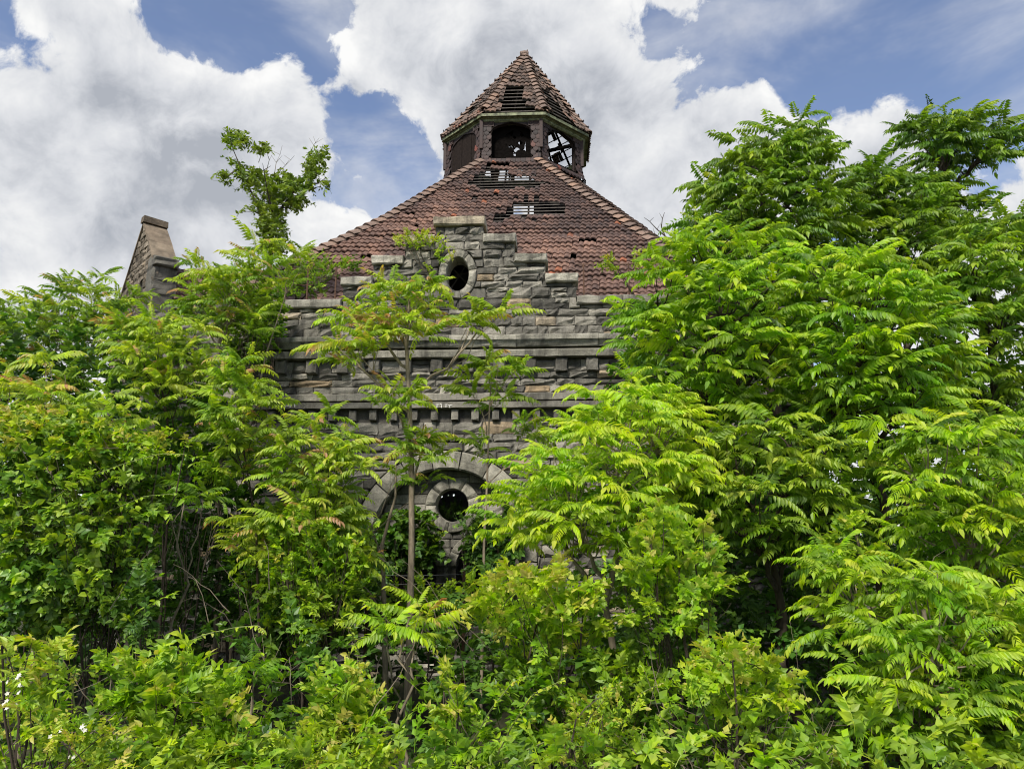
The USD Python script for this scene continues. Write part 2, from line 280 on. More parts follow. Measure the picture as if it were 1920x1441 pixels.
# ------------------------------------------------------------------ the stone building
YF = 17.0
B = thing('stone_building', 'ruined grey stone building with stepped gable and red tiled octagonal cupola roof', 'building', (-2.0, YF, 0))
def fx(px, py=600): return float(at(px, py, YF)[0])
def fz(py, px=850): return float(at(px, py, YF)[2])

def stone_shape(poly, y0, proud, back, rnd, rough=0.02):
    """one rock-faced stone: poly in the wall plane (x, z); its face bulges towards -y"""
    (x0, z0, x1, z1) = poly.bounds
    rect = abs(poly.area - (x1 - x0) * (z1 - z0)) < 1e-6
    if rect:
        us = np.array([0, .07 / max(x1 - x0, .2), .5, 1 - .07 / max(x1 - x0, .2), 1]); vs = np.array([0, .22, .6, 1.0]) if z1 - z0 < .3 else np.array([0, .15, .5, .85, 1])
        us[1] = min(us[1], .3); us[3] = max(us[3], .7)
        U, V = np.meshgrid(us, vs)
        X = x0 + (x1 - x0) * U; Z = z0 + (z1 - z0) * V
        edge = (U == 0) | (U == 1) | (V == 0) | (V == 1)
        D = np.where(edge, proud * .30 + rnd.random(U.shape) * .012, proud * (.30 + 1.2 * rnd.random(U.shape)))
        X = X + np.where((U > 0) & (U < 1), rnd.normal(0, .016, U.shape), rnd.normal(0, .010, U.shape)); Z = Z + np.where((V > 0) & (V < 1), rnd.normal(0, .016, U.shape), rnd.normal(0, .010, U.shape))
        nu, nv = len(us), len(vs)
        front = np.stack([X, y0 - D, Z], -1).reshape(-1, 3)
        k = (np.arange(nv - 1)[:, None] * nu + np.arange(nu - 1)[None]).ravel()
        F = [tri(np.stack([k, k + 1, k + nu + 1, k + nu], -1))]
        rim = list(range(nu)) + [nu * r + nu - 1 for r in range(1, nv)] + [nu * (nv - 1) + c for c in range(nu - 2, -1, -1)] + [nu * r for r in range(nv - 2, 0, -1)]
    else:
        p = shapely.geometry.polygon.orient(poly.simplify(.01), 1.0)
        ring = np.array(p.exterior.coords)[:-1]
        c = np.array(p.representative_point().coords[0]); n = len(ring)
        o = np.column_stack([ring[:, 0], np.full(n, y0 - .01), ring[:, 1]])
        inn = c + (ring - c) * .86
        i_ = np.column_stack([inn[:, 0], y0 - proud * (.6 + .8 * rnd.random(n)), inn[:, 1]])
        front = np.vstack([o, i_, [[c[0], y0 - proud * 1.1, c[1]]]])
        a = np.arange(n); b = (a + 1) % n
        F = [tri(np.stack([a, b, b + n, a + n], -1)), np.stack([a + n, b + n, np.full(n, 2 * n)], -1)]
        rim = list(range(n))
    bk = front[rim].copy(); bk[:, 1] = y0 + back
    m = len(front); r = np.arange(len(rim)); r2 = (r + 1) % len(rim)
    F.append(tri(np.stack([np.array(rim)[r2], np.array(rim)[r], m + r, m + r2], -1)))
    return np.vstack([front, bk]), np.vstack(F)

def courses(region, rnd, hmin=.15, hmax=.30, lmin=.28, lmax=.85, joint=.014):
    x0, z0, x1, z1 = region.bounds
    out, z = [], z0
    while z < z1 - .02:
        h = rnd.uniform(hmin, hmax)
        if z1 - z - h < hmin * .7: h = z1 - z
        x = x0 - rnd.uniform(0, .4)
        while x < x1:
            l = rnd.uniform(lmin, lmax) * (1.25 if h < .19 else 1)
            parts = [(z, z + h)]
            if h > .24 and rnd.random() < .22:
                m = z + h * rnd.uniform(.35, .65); parts = [(z, m), (m, z + h)]
            for a, b in parts:
                cut = sbox(x + joint / 2, a + joint / 2, x + l - joint / 2, b - joint / 2)
                g = cut.intersection(region)
                for q in getattr(g, 'geoms', [g]):
                    if q.geom_type == 'Polygon' and q.area > .006 and not q.interiors:
                        if abs(q.area - cut.area) < 1e-6: q = cut
                        elif abs(q.area - (q.bounds[2] - q.bounds[0]) * (q.bounds[3] - q.bounds[1])) < 1e-4: q = sbox(*q.bounds)
                        out.append(q)
            x += l
        z += h
    return out
def slab(parent, name, poly, ya, yb, m, tone=.5, **k):
    """a poly in the wall plane extruded from ya to yb"""
    b = Bag()
    for g in getattr(poly, 'geoms', [poly]):
        e = trimesh.creation.extrude_polygon(g, 1.0, engine='earcut')
        v = np.array(e.vertices); w = np.column_stack([v[:, 0], yb - v[:, 2] * (yb - ya), v[:, 1]])
        b.add(w, np.array(e.faces), tone)   # (x,z)->swap keeps orientation: y reversed
    return b.put(parent, name, m, **k)
def block(x0, x1, y0, y1, z0, z1, rnd, rough=.012, ch=.015, nx=5):
    """a dressed block with worn arrises and a slightly rough face"""
    xs = np.concatenate([[x0, x0 + ch], np.linspace(x0, x1, nx)[1:-1], [x1 - ch, x1]]); zs = np.array([z0, z0 + ch, (z0 + z1) / 2, z1 - ch, z1])
    X, Z = np.meshgrid(xs, zs)
    inner = (X > x0) & (X < x1) & (Z > z0) & (Z < z1)
    Y = np.where(inner, y0 - rnd.random(X.shape) * rough, y0 + ch)
    X = X + np.where((X > x0) & (X < x1), 0, rnd.normal(0, rough * .25, X.shape)); Z = Z + rnd.normal(0, rough * .3, X.shape)
    nu, nv = len(xs), len(zs)
    front = np.stack([X, Y, Z], -1).reshape(-1, 3)
    k = (np.arange(nv - 1)[:, None] * nu + np.arange(nu - 1)[None]).ravel()
    rim = list(range(nu)) + [nu * r + nu - 1 for r in range(1, nv)] + [nu * (nv - 1) + c for c in range(nu - 2, -1, -1)] + [nu * r for r in range(nv - 2, 0, -1)]
    bk = front[rim].copy(); bk[:, 1] = y1
    m = len(front); r = np.arange(len(rim)); r2 = (r + 1) % len(rim)
    F = np.vstack([tri(np.stack([k, k + 1, k + nu + 1, k + nu], -1)), tri(np.stack([np.array(rim)[r2], np.array(rim)[r], m + r, m + r2], -1)),
                   [[m, m + q + 1, m + q] for q in range(1, len(rim) - 1)]])
    return np.vstack([front, bk]), F

srnd = np.random.default_rng(21)
def rock_tone():
    u = srnd.random()
    return float(np.clip(srnd.normal(.26, .10), .05, .42) if u < .30 else np.clip(srnd.normal(.58, .12), .3, .8) if u < .94 else srnd.uniform(.86, .98))
cx = fx(861, 480)
ov = (fx(858, 514), fz(514))
dz = lambda a, b: fz(a) - fz(b)
ov_in, ov_out = (fx(879, 514) - fx(837, 514)) / 2, (fx(894, 514) - fx(822, 514)) / 2
ovh_in, ovh_out = dz(483, 546) / 2, dz(469, 561) / 2
def ellipse(c, a, b, n=40):
    t = np.linspace(0, 2 * np.pi, n, endpoint=False)
    return Polygon(np.column_stack([c[0] + a * np.cos(t), c[1] + b * np.sin(t)]))
half = [fx(914, 416) - cx - .05, fx(968, 450) - cx, fx(1026, 488) - cx, fx(1084, 525) - cx]
captop = [fz(408), fz(442), fz(479.5), fz(517.5), fz(559)]
CAPH = [.235, .215, .215, .215, .21]
zp0 = fz(632)
xl, xr = -9.09, 6.11
step_poly = shapely.unary_union([sbox(cx - h + .05, zp0, cx + h - .05, captop[k] - CAPH[k]) for k, h in enumerate(half)] + [sbox(xl, zp0, xr, captop[4] - CAPH[4])])
oval_hole = ellipse(ov, ov_out, ovh_out)
# arch, round window and twin lights
ac, aR, ar = (fx(834, 1003), fz(1018)), 2.08, 1.66
circ, cR, cr = (fx(845, 946), fz(946)), .62, .37
arch_hole = Point(ac).buffer(aR, 24).union(sbox(ac[0] - aR, 1.2, ac[0] + aR, ac[1]))
arch_open = Point(ac).buffer(ar, 24).union(sbox(ac[0] - ar, 1.2, ac[0] + ar, ac[1]))
zs1, zs2, zs3, zs4, zc1, zc2, zc3, zc4 = fz(738.5), fz(751.5), fz(753.5), fz(767), fz(634), fz(654.5), fz(659), fz(673.5)
zb1, zb2, zd = fz(675), fz(699), fz(790)
W = put(B, 'wall', *(lambda e: (np.column_stack([np.array(e.vertices)[:, 0], YF + .50 - np.array(e.vertices)[:, 2], np.array(e.vertices)[:, 1]]), np.array(e.faces)))(
    trimesh.creation.extrude_polygon(sbox(xl, 0, xr, zp0 + .002).union(step_poly).difference(ellipse(ov, ov_in + .03, ovh_in + .03)).difference(arch_open.buffer(.02)), .46, engine='earcut')), M['mortar'], tone=.4)
# stones: the parapet, the wall between the mouldings, the wall round the arch
stones = []
stones += courses(step_poly.difference(oval_hole.buffer(.012)), srnd, .16, .28, .24, .66)
stones += courses(sbox(xl, zs1 + .0, xr, zb1 - .01), srnd, .14, .24, .28, .85)
lower = sbox(xl, .1, xr, zd - .01).difference(arch_hole.buffer(.012))
stones += courses(lower, srnd, .15, .26, .24, .78)
def seen_size(q):
    c = q.centroid; p = pix((c.x, YF, c.y))
    return q.area * (1 if 495 < p[0] < 1190 and p[1] < 960 else .02)
stones.sort(key=seen_size, reverse=True)
rest = Bag()
for k, q in enumerate(stones):
    v, f = stone_shape(q, YF + .035, srnd.uniform(.04, .095), .12, srnd)
    t = rock_tone()
    if k < 290: put(W, 'stone', v, f, M['stone'], tone=t)
    else: rest.add(v, f, t)
rest.put(W, 'stonework', M['stone'], kind='stuff')
# stepped cap stones
for k, h in enumerate(half):
    inner = half[k - 1] - .05 if k else None
    for s in ([0] if k == 0 else [-1, 1]):
        x0, x1 = (cx - h, cx + h) if s == 0 else (cx + inner - .02 + .025, cx + h) if s > 0 else (cx - h, cx - inner - .005)
        if s < 0 and k == 1: x0 += .05
        put(B, 'cap_stone', *block(x0, x1, YF - .10, YF + .60, captop[k] - CAPH[k] + .002, captop[k] + srnd.uniform(-.01, .01), srnd, .03, .02), M['ashlar'], tone=srnd.uniform(.5, .9))
h = half[3] - .05
for s in (-1, 1):
    a, b_ = (cx + h + .005, xr) if s > 0 else (xl, cx - h - .005)
    n = 5 if s > 0 else 3
    e = np.linspace(a, b_, n + 1)
    for k in range(n): put(B, 'coping_stone', *block(e[k] + .004, e[k + 1] - .004, YF - .09, YF + .58, captop[4] - CAPH[4] + .002, captop[4], srnd, .03, .02), M['ashlar'], tone=srnd.uniform(.2, .6))
# oval window ring
def ring_stones(name, c, ai, bi, ao, bo, n, y, m, t0=0.0, proud=.05, back=.3, span=2 * np.pi, lo=.3, hi=.7):
    for k in range(n):
        t = np.linspace(t0 + span * (k + .02) / n, t0 + span * (k + .98) / n, 6)
        inn = np.column_stack([c[0] + ai * np.cos(t), c[1] + bi * np.sin(t)]); out = np.column_stack([c[0] + ao * np.cos(t), c[1] + bo * np.sin(t)])
        nn = 6
        mid = (inn + out) / 2
        R = [inn, inn * .92 + out * .08, mid, inn * .08 + out * .92, out]; P = [0, proud, proud * 1.25, proud, 0]
        front = np.vstack([np.column_stack([r[:, 0], y - p - (srnd.random(nn) * .015 if p else 0) * np.ones(nn), r[:, 1]]) for r, p in zip(R, P)])
        for row in (1, 2, 3):
            front[row * nn, 1] += proud * .8; front[row * nn + nn - 1, 1] += proud * .8
        kk = (np.arange(4)[:, None] * nn + np.arange(nn - 1)[None]).ravel()
        f = [tri(np.stack([kk, kk + nn, kk + nn + 1, kk + 1], -1))]
        rim = list(range(nn)) + [nn * r + nn - 1 for r in range(1, 5)] + [4 * nn + q for q in range(nn - 2, -1, -1)] + [nn * r for r in range(3, 0, -1)]
        bk = front[rim].copy(); bk[:, 1] = y + back
        mm = len(front); r = np.arange(len(rim)); r2 = (r + 1) % len(rim)
        f.append(tri(np.stack([np.array(rim)[r], np.array(rim)[r2], mm + r2, mm + r], -1)))
        put(B, name, np.vstack([front, bk]), np.vstack(f), m, tone=srnd.uniform(lo, hi))
ring_stones('oval_window_stone', ov, ov_in, ovh_in, ov_out, ovh_out, 8, YF + .0, M['ashlar'], t0=.2, back=.52, lo=.5, hi=.8)
# broken timbers seen inside the oval window
for a, b_ in (((846, 540), (872, 500)), ((850, 505), (874, 530)), ((842, 520), (876, 512))):
    put(B, 'broken_lath', *beam(at(*a, YF + .75), at(*b_, YF + .9), .035, .03), M['wood_grey'])
# moulded cornice, in lengths
def lengths(n, jit=.15):
    e = np.linspace(xl, xr, n + 1); e[1:-1] += srnd.uniform(-jit, jit, n - 1)
    return list(zip(e[:-1] + .003, e[1:] - .003))
def moulding(name, prof, n, m, lo=.3, hi=.7):
    """prof: (projection, z) points of the section from bottom to top"""
    for a, b_ in lengths(n):
        P = np.array([(YF - d, z) for d, z in prof] + [(YF + .2, prof[-1][1]), (YF + .2, prof[0][1])]); c = len(P)
        xs = np.linspace(a, b_, 6)
        v = np.vstack([np.column_stack([np.full(c, x), P[:, 0] + (srnd.normal(0, .006, c)), P[:, 1] + srnd.normal(0, .004, c)]) for x in xs])
        f = []
        for q in range(5):
            for k in range(c):
                k2 = (k + 1) % c
                f += [[q * c + k, (q + 1) * c + k, (q + 1) * c + k2], [q * c + k, (q + 1) * c + k2, q * c + k2]]
        f += [[0, k, k + 1] for k in range(1, c - 1)] + [[5 * c, 5 * c + k + 1, 5 * c + k] for k in range(1, c - 1)]
        put(B, name, v, np.array(f)[:, ::-1], m, tone=srnd.uniform(lo, hi))
mz = zc1 * .55 + zc2 * .45
moulding('cornice_stone', [(.20, zc2), (.22, zc2 + .03), (.27, mz - .02), (.31, mz), (.31, zc1 - .02), (.29, zc1), (.0, zc1 + .05)], 9, M['ashlar'], .35, .75)
moulding('cornice_moulding', [(.14, zc4), (.19, zc4 + .02), (.20, zc3 - .03), (.18, zc3), (.02, zc2 - .003)], 8, M['ashlar'], .2, .5)
for k in range(17):
    x = fx(519 + 58.2 * (k - 3), 687)
    if xl < x < xr - .3: put(B, 'corbel', *block(x - .02, x + .26, YF - .12, YF + .1, zb2, zb1 + .012, srnd, .03, .02, 4), M['stone'], tone=srnd.uniform(.25, .5))
moulding('string_course_stone', [(.02, zs2 - .004), (.10, zs2 + .01), (.11, zs1 - .01), (.02, zs1 + .02)], 15, M['stone'], .45, .75)
moulding('frieze_stone', [(.02, zs4), (.16, zs4 + .015), (.165, zs3 - .02), (.02, zs3)], 9, M['stone'], .35, .65)
zd1, zd2 = fz(768.5), fz(788)
for k in range(26):
    x = fx(541 + 38.2 * (k - 5), 778)
    if xl < x < xr - .3: put(B, 'dentil', *block(x, x + .17, YF - .085, YF + .1, zd2, zd1, srnd, .018, .012, 3), M['stone'], tone=srnd.uniform(.3, .6))
# worn white lettering on the frieze: what is left of it
def stroke(px0, py0, px1, py1, w=.0095):
    yy = YF - .172
    a, b_ = at(px0, py0, yy), at(px1, py1, yy)
    d = (b_ - a) / np.linalg.norm(b_ - a); n = np.array([-d[2], 0, d[0]]) * w
    v = [a - n, a + n, b_ + n, b_ - n]; v = np.array(v + [p + [0, .03, 0] for p in v])
    return v, tri([[0, 1, 2, 3], [0, 4, 5, 1], [1, 5, 6, 2], [2, 6, 7, 3], [3, 7, 4, 0]])
def letter(strokes):
    b = Bag()
    for s in strokes: b.add(*stroke(*s))
    b.put(B, 'letter', M['white_paint'])
for L_ in ([(517.5, 757, 517.8, 763)], [(526, 758.5, 526.2, 764)], [(534.5, 757.3, 534.5, 764), (544, 757, 544, 763.5), (534.5, 760.3, 544, 760)], [(552.5, 757, 552.7, 763.5)],
           [(801, 758, 801, 763)], [(817, 758, 824, 758), (819.5, 758, 819.3, 764)], [(825, 757.3, 829, 757), (828, 757, 828, 764)], [(834, 758, 839, 758), (836, 758, 836, 763.5)], [(840, 759, 848, 758.6), (843, 759, 843.2, 764)]):
    letter(L_)
# arch voussoirs, tympanum, round window, twin lights
ring_stones('arch_stone', ac, ar, ar, aR, aR, 9, YF, M['ashlar'], t0=0.0, span=np.pi, proud=.06, back=.45, lo=.35, hi=.7)
for s in (-1, 1):
    z = ac[1]; k = 0
    while z > 1.3:
        hh = srnd.uniform(.3, .45); x0 = ac[0] + (ar if s > 0 else -aR)
        put(B, 'jamb_stone', *block(x0 + .003, x0 + aR - ar - .003, YF - .05, YF + .45, z - hh + .008, z - .004, srnd, .03, .02, 4), M['ashlar'], tone=srnd.uniform(.3, .6)); z -= hh
lights = [Point(ac[0] + s * .80, fz(1062)).buffer(.56, 16).union(sbox(ac[0] + s * .80 - .56, 1.2, ac[0] + s * .80 + .56, fz(1062))) for s in (-1, 1)]
tymp = arch_open.buffer(-.004).difference(Point(circ).buffer(cR + .005, 24)).difference(lights[0].union(lights[1]).buffer(.2))
T = slab(B, 'tympanum', arch_open.buffer(.01).difference(Point(circ).buffer(cr + .03, 24)).difference(lights[0].union(lights[1]).buffer(.02)), YF + .34, YF + .60, M['mortar'])
rest = Bag()
for q in courses(tymp, srnd, .16, .26, .3, .6):
    put(T, 'stone', *stone_shape(q, YF + .335, .03, .1, srnd), M['stone'], tone=rock_tone() * .9)
ring_stones('round_window_stone', circ, cr, cr, cR, cR, 9, YF + .30, M['ashlar'], t0=.35, back=.32, lo=.4, hi=.65)
for s, li in zip((-1, 1), lights):
    c = (ac[0] + s * .80, fz(1062))
    ring_stones('light_arch_stone', c, .56, .56, .76, .76, 7, YF + .30, M['ashlar'], span=np.pi, proud=.03, back=.3, lo=.3, hi=.5)

# ---- the body behind the facade: side and back walls, floor of the roof gutter, far window
RC = np.array([-1.49, 31.0])
hx0, hx1, hy0, hy1 = RC[0] - 7.6, RC[0] + 7.6, 19.6, 42.4
zr = 9.25
def wallbox(name, lo, hi, m='stone', t=.4, **k): return put(B, name, *boxm(lo, hi), M[m], tone=t, **k)
wallbox('side_wall', (hx0, YF + .505, 0), (hx0 + .5, hy1, 8.6)); wallbox('side_wall', (hx1 - .5, YF + .505, 0), (hx1, hy1, 8.6))
bw = sbox(hx0 + .502, 0, hx1 - .502, zr)
for qx, qy, qr in ((829, 931, .07), (841, 929, .06), (851, 928, .08)):
    q = at(qx, qy, hy1 - .2); bw = bw.difference(Point(q[0], q[2]).buffer(qr, 3))
slab(B, 'back_wall', bw, hy1 - .5, hy1, M['stone'])
wallbox('gutter_floor', (xl + .05, YF + .545, 8.0), (xr - .05, 20.6, 8.3), 'mortar')

# the low attic behind the stepped gable, dark inside
wallbox('attic_wall', (ov[0] - 1.3, 18.9, zr - .3), (ov[0] + 1.3, 19.0, ov[1] + .75), 'mortar')
for s_ in (-1, 1): wallbox('attic_wall', (ov[0] + s_ * 1.2 - .05, YF + .51, zr - .3), (ov[0] + s_ * 1.2 + .05, 18.895, ov[1] + .7), 'mortar')
wallbox('attic_roof', (ov[0] - 1.35, YF + .615, ov[1] + .755), (ov[0] + 1.35, 19.1, ov[1] + .83), 'wood_dark')
# ------------------------------------------------------------------ main roof and cupola
trnd = np.random.default_rng(5)
FY = 28.0                                   # distance of the cupola's front face
b0 = at(958.5, 300, FY); z0 = b0[2]
sb = float(at(1013, 262, FY)[0] - at(903, 262, FY)[0])
CC = np.array([b0[0], FY + sb * 1.2071])    # centre of the cupola in plan
def octagon(apo):
    r = apo / math.cos(math.pi / 8)
    return np.array([[CC[0] + r * math.cos(math.radians(-90 + 22.5 + 45 * k)), CC[1] + r * math.sin(math.radians(-90 + 22.5 + 45 * k))] for k in range(8)])
apo_b = sb * 1.2071
body, base = octagon(apo_b), octagon(apo_b + .10)
E_mid = at(962.5, 214, FY - .33); ze = E_mid[2]
eave = octagon(apo_b + .27) + [E_mid[0] - CC[0], 0]
APEX = at(984, 104, CC[1] + .05)
TT = 8.6
zt = lambda t: z0 - .985 * t - .22 * (1 - math.exp(-t / .7))
zt_at = lambda t: zt(max(t, 0))
def on_line(line, Y, z):
    """the point at distance Y and height z on a hip that runs along this line of the photograph"""
    line = np.asarray(line, float)
    best = None
    lo, hi = -1.0, 6.0
    def P(s):
        k = int(np.clip(math.floor(s), 0, len(line) - 2)); q = line[k] + (line[k + 1] - line[k]) * (s - k)
        return at(q[0], q[1], Y)
    for _ in range(60):
        m = (lo + hi) / 2
        if P(m)[2] > z: lo = m
        else: hi = m
    return P(m)
tg_ = np.linspace(0, TT, 24)
lineL, lineR, lineS = [(895, 306), (720, 412), (600, 470)], [(1012, 302), (1110, 374), (1215, 447)], [(1089, 349), (1150, 393), (1212, 438)]
gridFL = np.array([on_line(lineL, FY - t, zt(t)) for t in tg_]); gridFR = np.array([on_line(lineR, FY - t, zt(t)) for t in tg_])
sideY = CC[1] - (CC[1] - base[1][1])
gridSR = np.array([on_line(lineS, base[1][1] - 1.12 * t, zt(t)) for t in tg_])
lineL2 = [(x + 3, y + 4) for x, y in lineL]
gridSL = np.array([on_line(lineL2, base[1][1] - 1.15 * t, zt(t)) for t in tg_])
def curve(grid):
    return lambda t: np.array([np.interp(t, tg_, grid[:, k]) for k in range(3)])
FL, FR, SR, SL = map(curve, (gridFL, gridFR, gridSR, gridSL))
def holes(*polys): return [Polygon(p) for p in polys]
HOLES = holes([(869, 347), (916, 319), (952, 318), (957, 331), (1000, 337), (1022, 349), (988, 353), (941, 359), (901, 361), (887, 350)],
              [(927, 401), (962, 398), (966, 379), (1010, 378), (1060, 387), (1046, 406), (963, 409), (934, 406)],
              [(1085, 452), (1114, 452), (1114, 458), (1085, 458)], [(1066, 479), (1084, 479), (1084, 486), (1066, 486)], [(674, 476), (694, 476), (694, 483), (674, 483)], [(926, 416), (942, 416), (942, 421), (926, 421)],
              [(760, 400), (776, 399), (778, 404), (761, 405)])
HOLES_C = holes([(950, 160), (977, 159), (981, 178), (987, 197), (994, 208), (935, 207), (945, 184)], [(1021, 173), (1030, 179), (1053, 203), (1077, 239), (1061, 237), (1036, 213), (1026, 197)], [(868, 226), (884, 205), (899, 193), (895, 205), (880, 222)])
HB = {}
def missing(p, hs):
    q = Point(*pix(p))
    if any(h.contains(q) for h in hs): return True
    return any(h.area > 400 and h.distance(q) < 9 for h in hs) and trnd.random() < .22
prof_a = np.array([0, .16, .34, .52, .70, .86, 1.0]); prof_h = np.array([.0, .030, .042, .034, .012, -.004, -.004])
def tile_shape(Lf, Rf, ta, tb, xa, xb, n, lift=.05, amp=1.0):
    """xa, xb: distances along the course from the middle of the face; ta, tb: upper and lower edge"""
    rows = []
    for t, up in ((ta, -.012), (tb, lift)):
        l, r = Lf(t), Rf(t); w = np.linalg.norm(r - l); e = (r - l) / max(w, 1e-6); m = (l + r) / 2
        xs = xa + (xb - xa) * prof_a
        rows.append(m + e * xs[:, None] + n * (up + amp * prof_h)[:, None])
    lip = rows[1] - n * .05 * np.ones((7, 1))
    v = np.vstack([rows[0], rows[1], lip])
    i = np.arange(6)
    return v, np.vstack([tri(np.stack([i, i + 7, i + 8, i + 1], -1)), tri(np.stack([i + 7, i + 14, i + 15, i + 8], -1))])
def tile_face(Lf, Rf, T, step, wt, hs, tonef, keep=None):
    """all tiles of one roof face: (v, f, tone, centre)"""
    out = []
    l0, r0, l1, r1 = Lf(T * .1), Rf(T * .1), Lf(T * .9), Rf(T * .9)
    n = np.cross(r1 - l1, (l0 + r0) / 2 - (l1 + r1) / 2); n /= np.linalg.norm(n)
    if n[2] < 0: n = -n
    dt = step / (np.linalg.norm((Lf(T) + Rf(T)) / 2 - (Lf(0) + Rf(0)) / 2) / T)
    j = 0
    while (j + .6) * dt < T:
        ta, tb = j * dt - .42 * dt, (j + 1) * dt; tm = (j + .5) * dt
        w = np.linalg.norm(Rf(tm) - Lf(tm)); nt = int(w / wt) + 2
        sag = .012 * math.sin(j * 1.7)
        for q in range(-nt // 2, nt // 2 + 1):
            xa = (q + .25) * wt; xb = xa + wt * 1.05
            a, b = max(xa, -w / 2), min(xb, w / 2)
            if b - a < .35 * wt: continue
            mid = (Lf(tm) + Rf(tm)) / 2; e = (Rf(tm) - Lf(tm)) / w
            c = mid + e * (a + b) / 2
            if missing(c, hs) or trnd.random() < .002: continue
            if keep and not keep(c, tm / T): continue
            sl = abs(trnd.normal(0, .018)) * dt / .23 + (.10 * dt / .23 if trnd.random() < .02 else 0)
            v, f = tile_shape(Lf, Rf, max(ta, 0) + sl, min(tb, T) + sl, a, b, n, lift=.045 + abs(trnd.normal(0, .008)))
            v = v + n * (sag + trnd.normal(0, .006) + .16 * (meshkit.fbm(np.array([c[0] * .45, c[1] * .45, c[2] * .45 + 7]), 3, 4) - .5)) + e * trnd.normal(0, .009)
            out.append((v, f, tonef(c, tm / T), c))
        j += 1
    return out, n, dt
def tone_main(c, u):
    p = meshkit.fbm(np.array([c[0] * .55, c[1] * .55, 4.0]), 3, 9)
    t = .28 + .34 * u + .9 * (p - .5) + trnd.normal(0, .11)
    if trnd.random() < .007: t = .97
    return float(np.clip(t, 0, .88 if t < .96 else 1))
def hang_tiles(parent, faces_tiles, m, limit):
    allt = sorted(faces_tiles, key=lambda q: -q[4])
    rest = Bag()
    for k, (v, f, t, c, key) in enumerate(allt):
        if k < limit: put(parent, 'roof_tile', v, f, m, tone=t)
        else: rest.add(v, f, t)
    rest.put(parent, 'tile_field', m, kind='stuff')
# the far faces of the main roof: one sheet of boards that also carries the tiled ones
mir = lambda p: np.array([p[0], 2 * CC[1] - p[1], p[2]])
bag = Bag()
under = lambda p, d=.12: p - np.array([0, 0, d])
def sheet(Lf, Rf, T, n=8, m=lambda p: p):
    v = np.vstack([[m(Lf(t)), m(Rf(t))] for t in np.linspace(0, T, n)])
    k = np.arange(n - 1) * 2
    return v, tri(np.stack([k, k + 1, k + 3, k + 2], -1))
for Lf, Rf, m in ((FR, SR, under), (SL, FL, under), (lambda t: under(SR(t)), lambda t: under(mir(SR(t))), lambda p: p), (lambda t: under(mir(SL(t))), lambda t: under(SL(t)), lambda p: p),
                  (lambda t: under(mir(SR(t))), lambda t: under(mir(FR(t))), lambda p: p), (lambda t: under(mir(FR(t))), lambda t: under(mir(FL(t))), lambda p: p), (lambda t: under(mir(FL(t))), lambda t: under(mir(SL(t))), lambda p: p)):
    bag.add(*sheet(Lf, Rf, TT, 8, m), .3)
ROOF = bag.put(B, 'roof', M['wood_dark'])
front, nF, dtF = tile_face(FL, FR, TT, .30, .186, HOLES, tone_main)
right, nR, _ = tile_face(FR, SR, TT, .30, .186, [], tone_main)
def vis_key(c):
    p = pix(c); d = np.linalg.norm(c - CAM)
    hid = (p[1] > 560) or (p[1] > 412 and abs(p[0] - 861) < 50 + (p[1] - 408) * 1.35) or p[0] < 600 + max(0, p[1] - 480) * 1.5 or p[0] > 1210 or p[1] < 330
    return (-40 if hid else 0) - d
hang_tiles(ROOF, [q + (vis_key(q[3]),) for q in front + right], M['tile'], 290)
# side faces of the roof, tiled as one field
side = Bag()
for Lf, Rf in ((SR, lambda t: mir(SR(t))), (lambda t: mir(SL(t)), SL), (SL, FL)):
    for v, f, t, c in tile_face(Lf, Rf, TT, .5, .42, [], tone_main)[0]: side.add(v, f, t)
side.put(B, 'side_roof_tiles', M['tile'], kind='stuff')
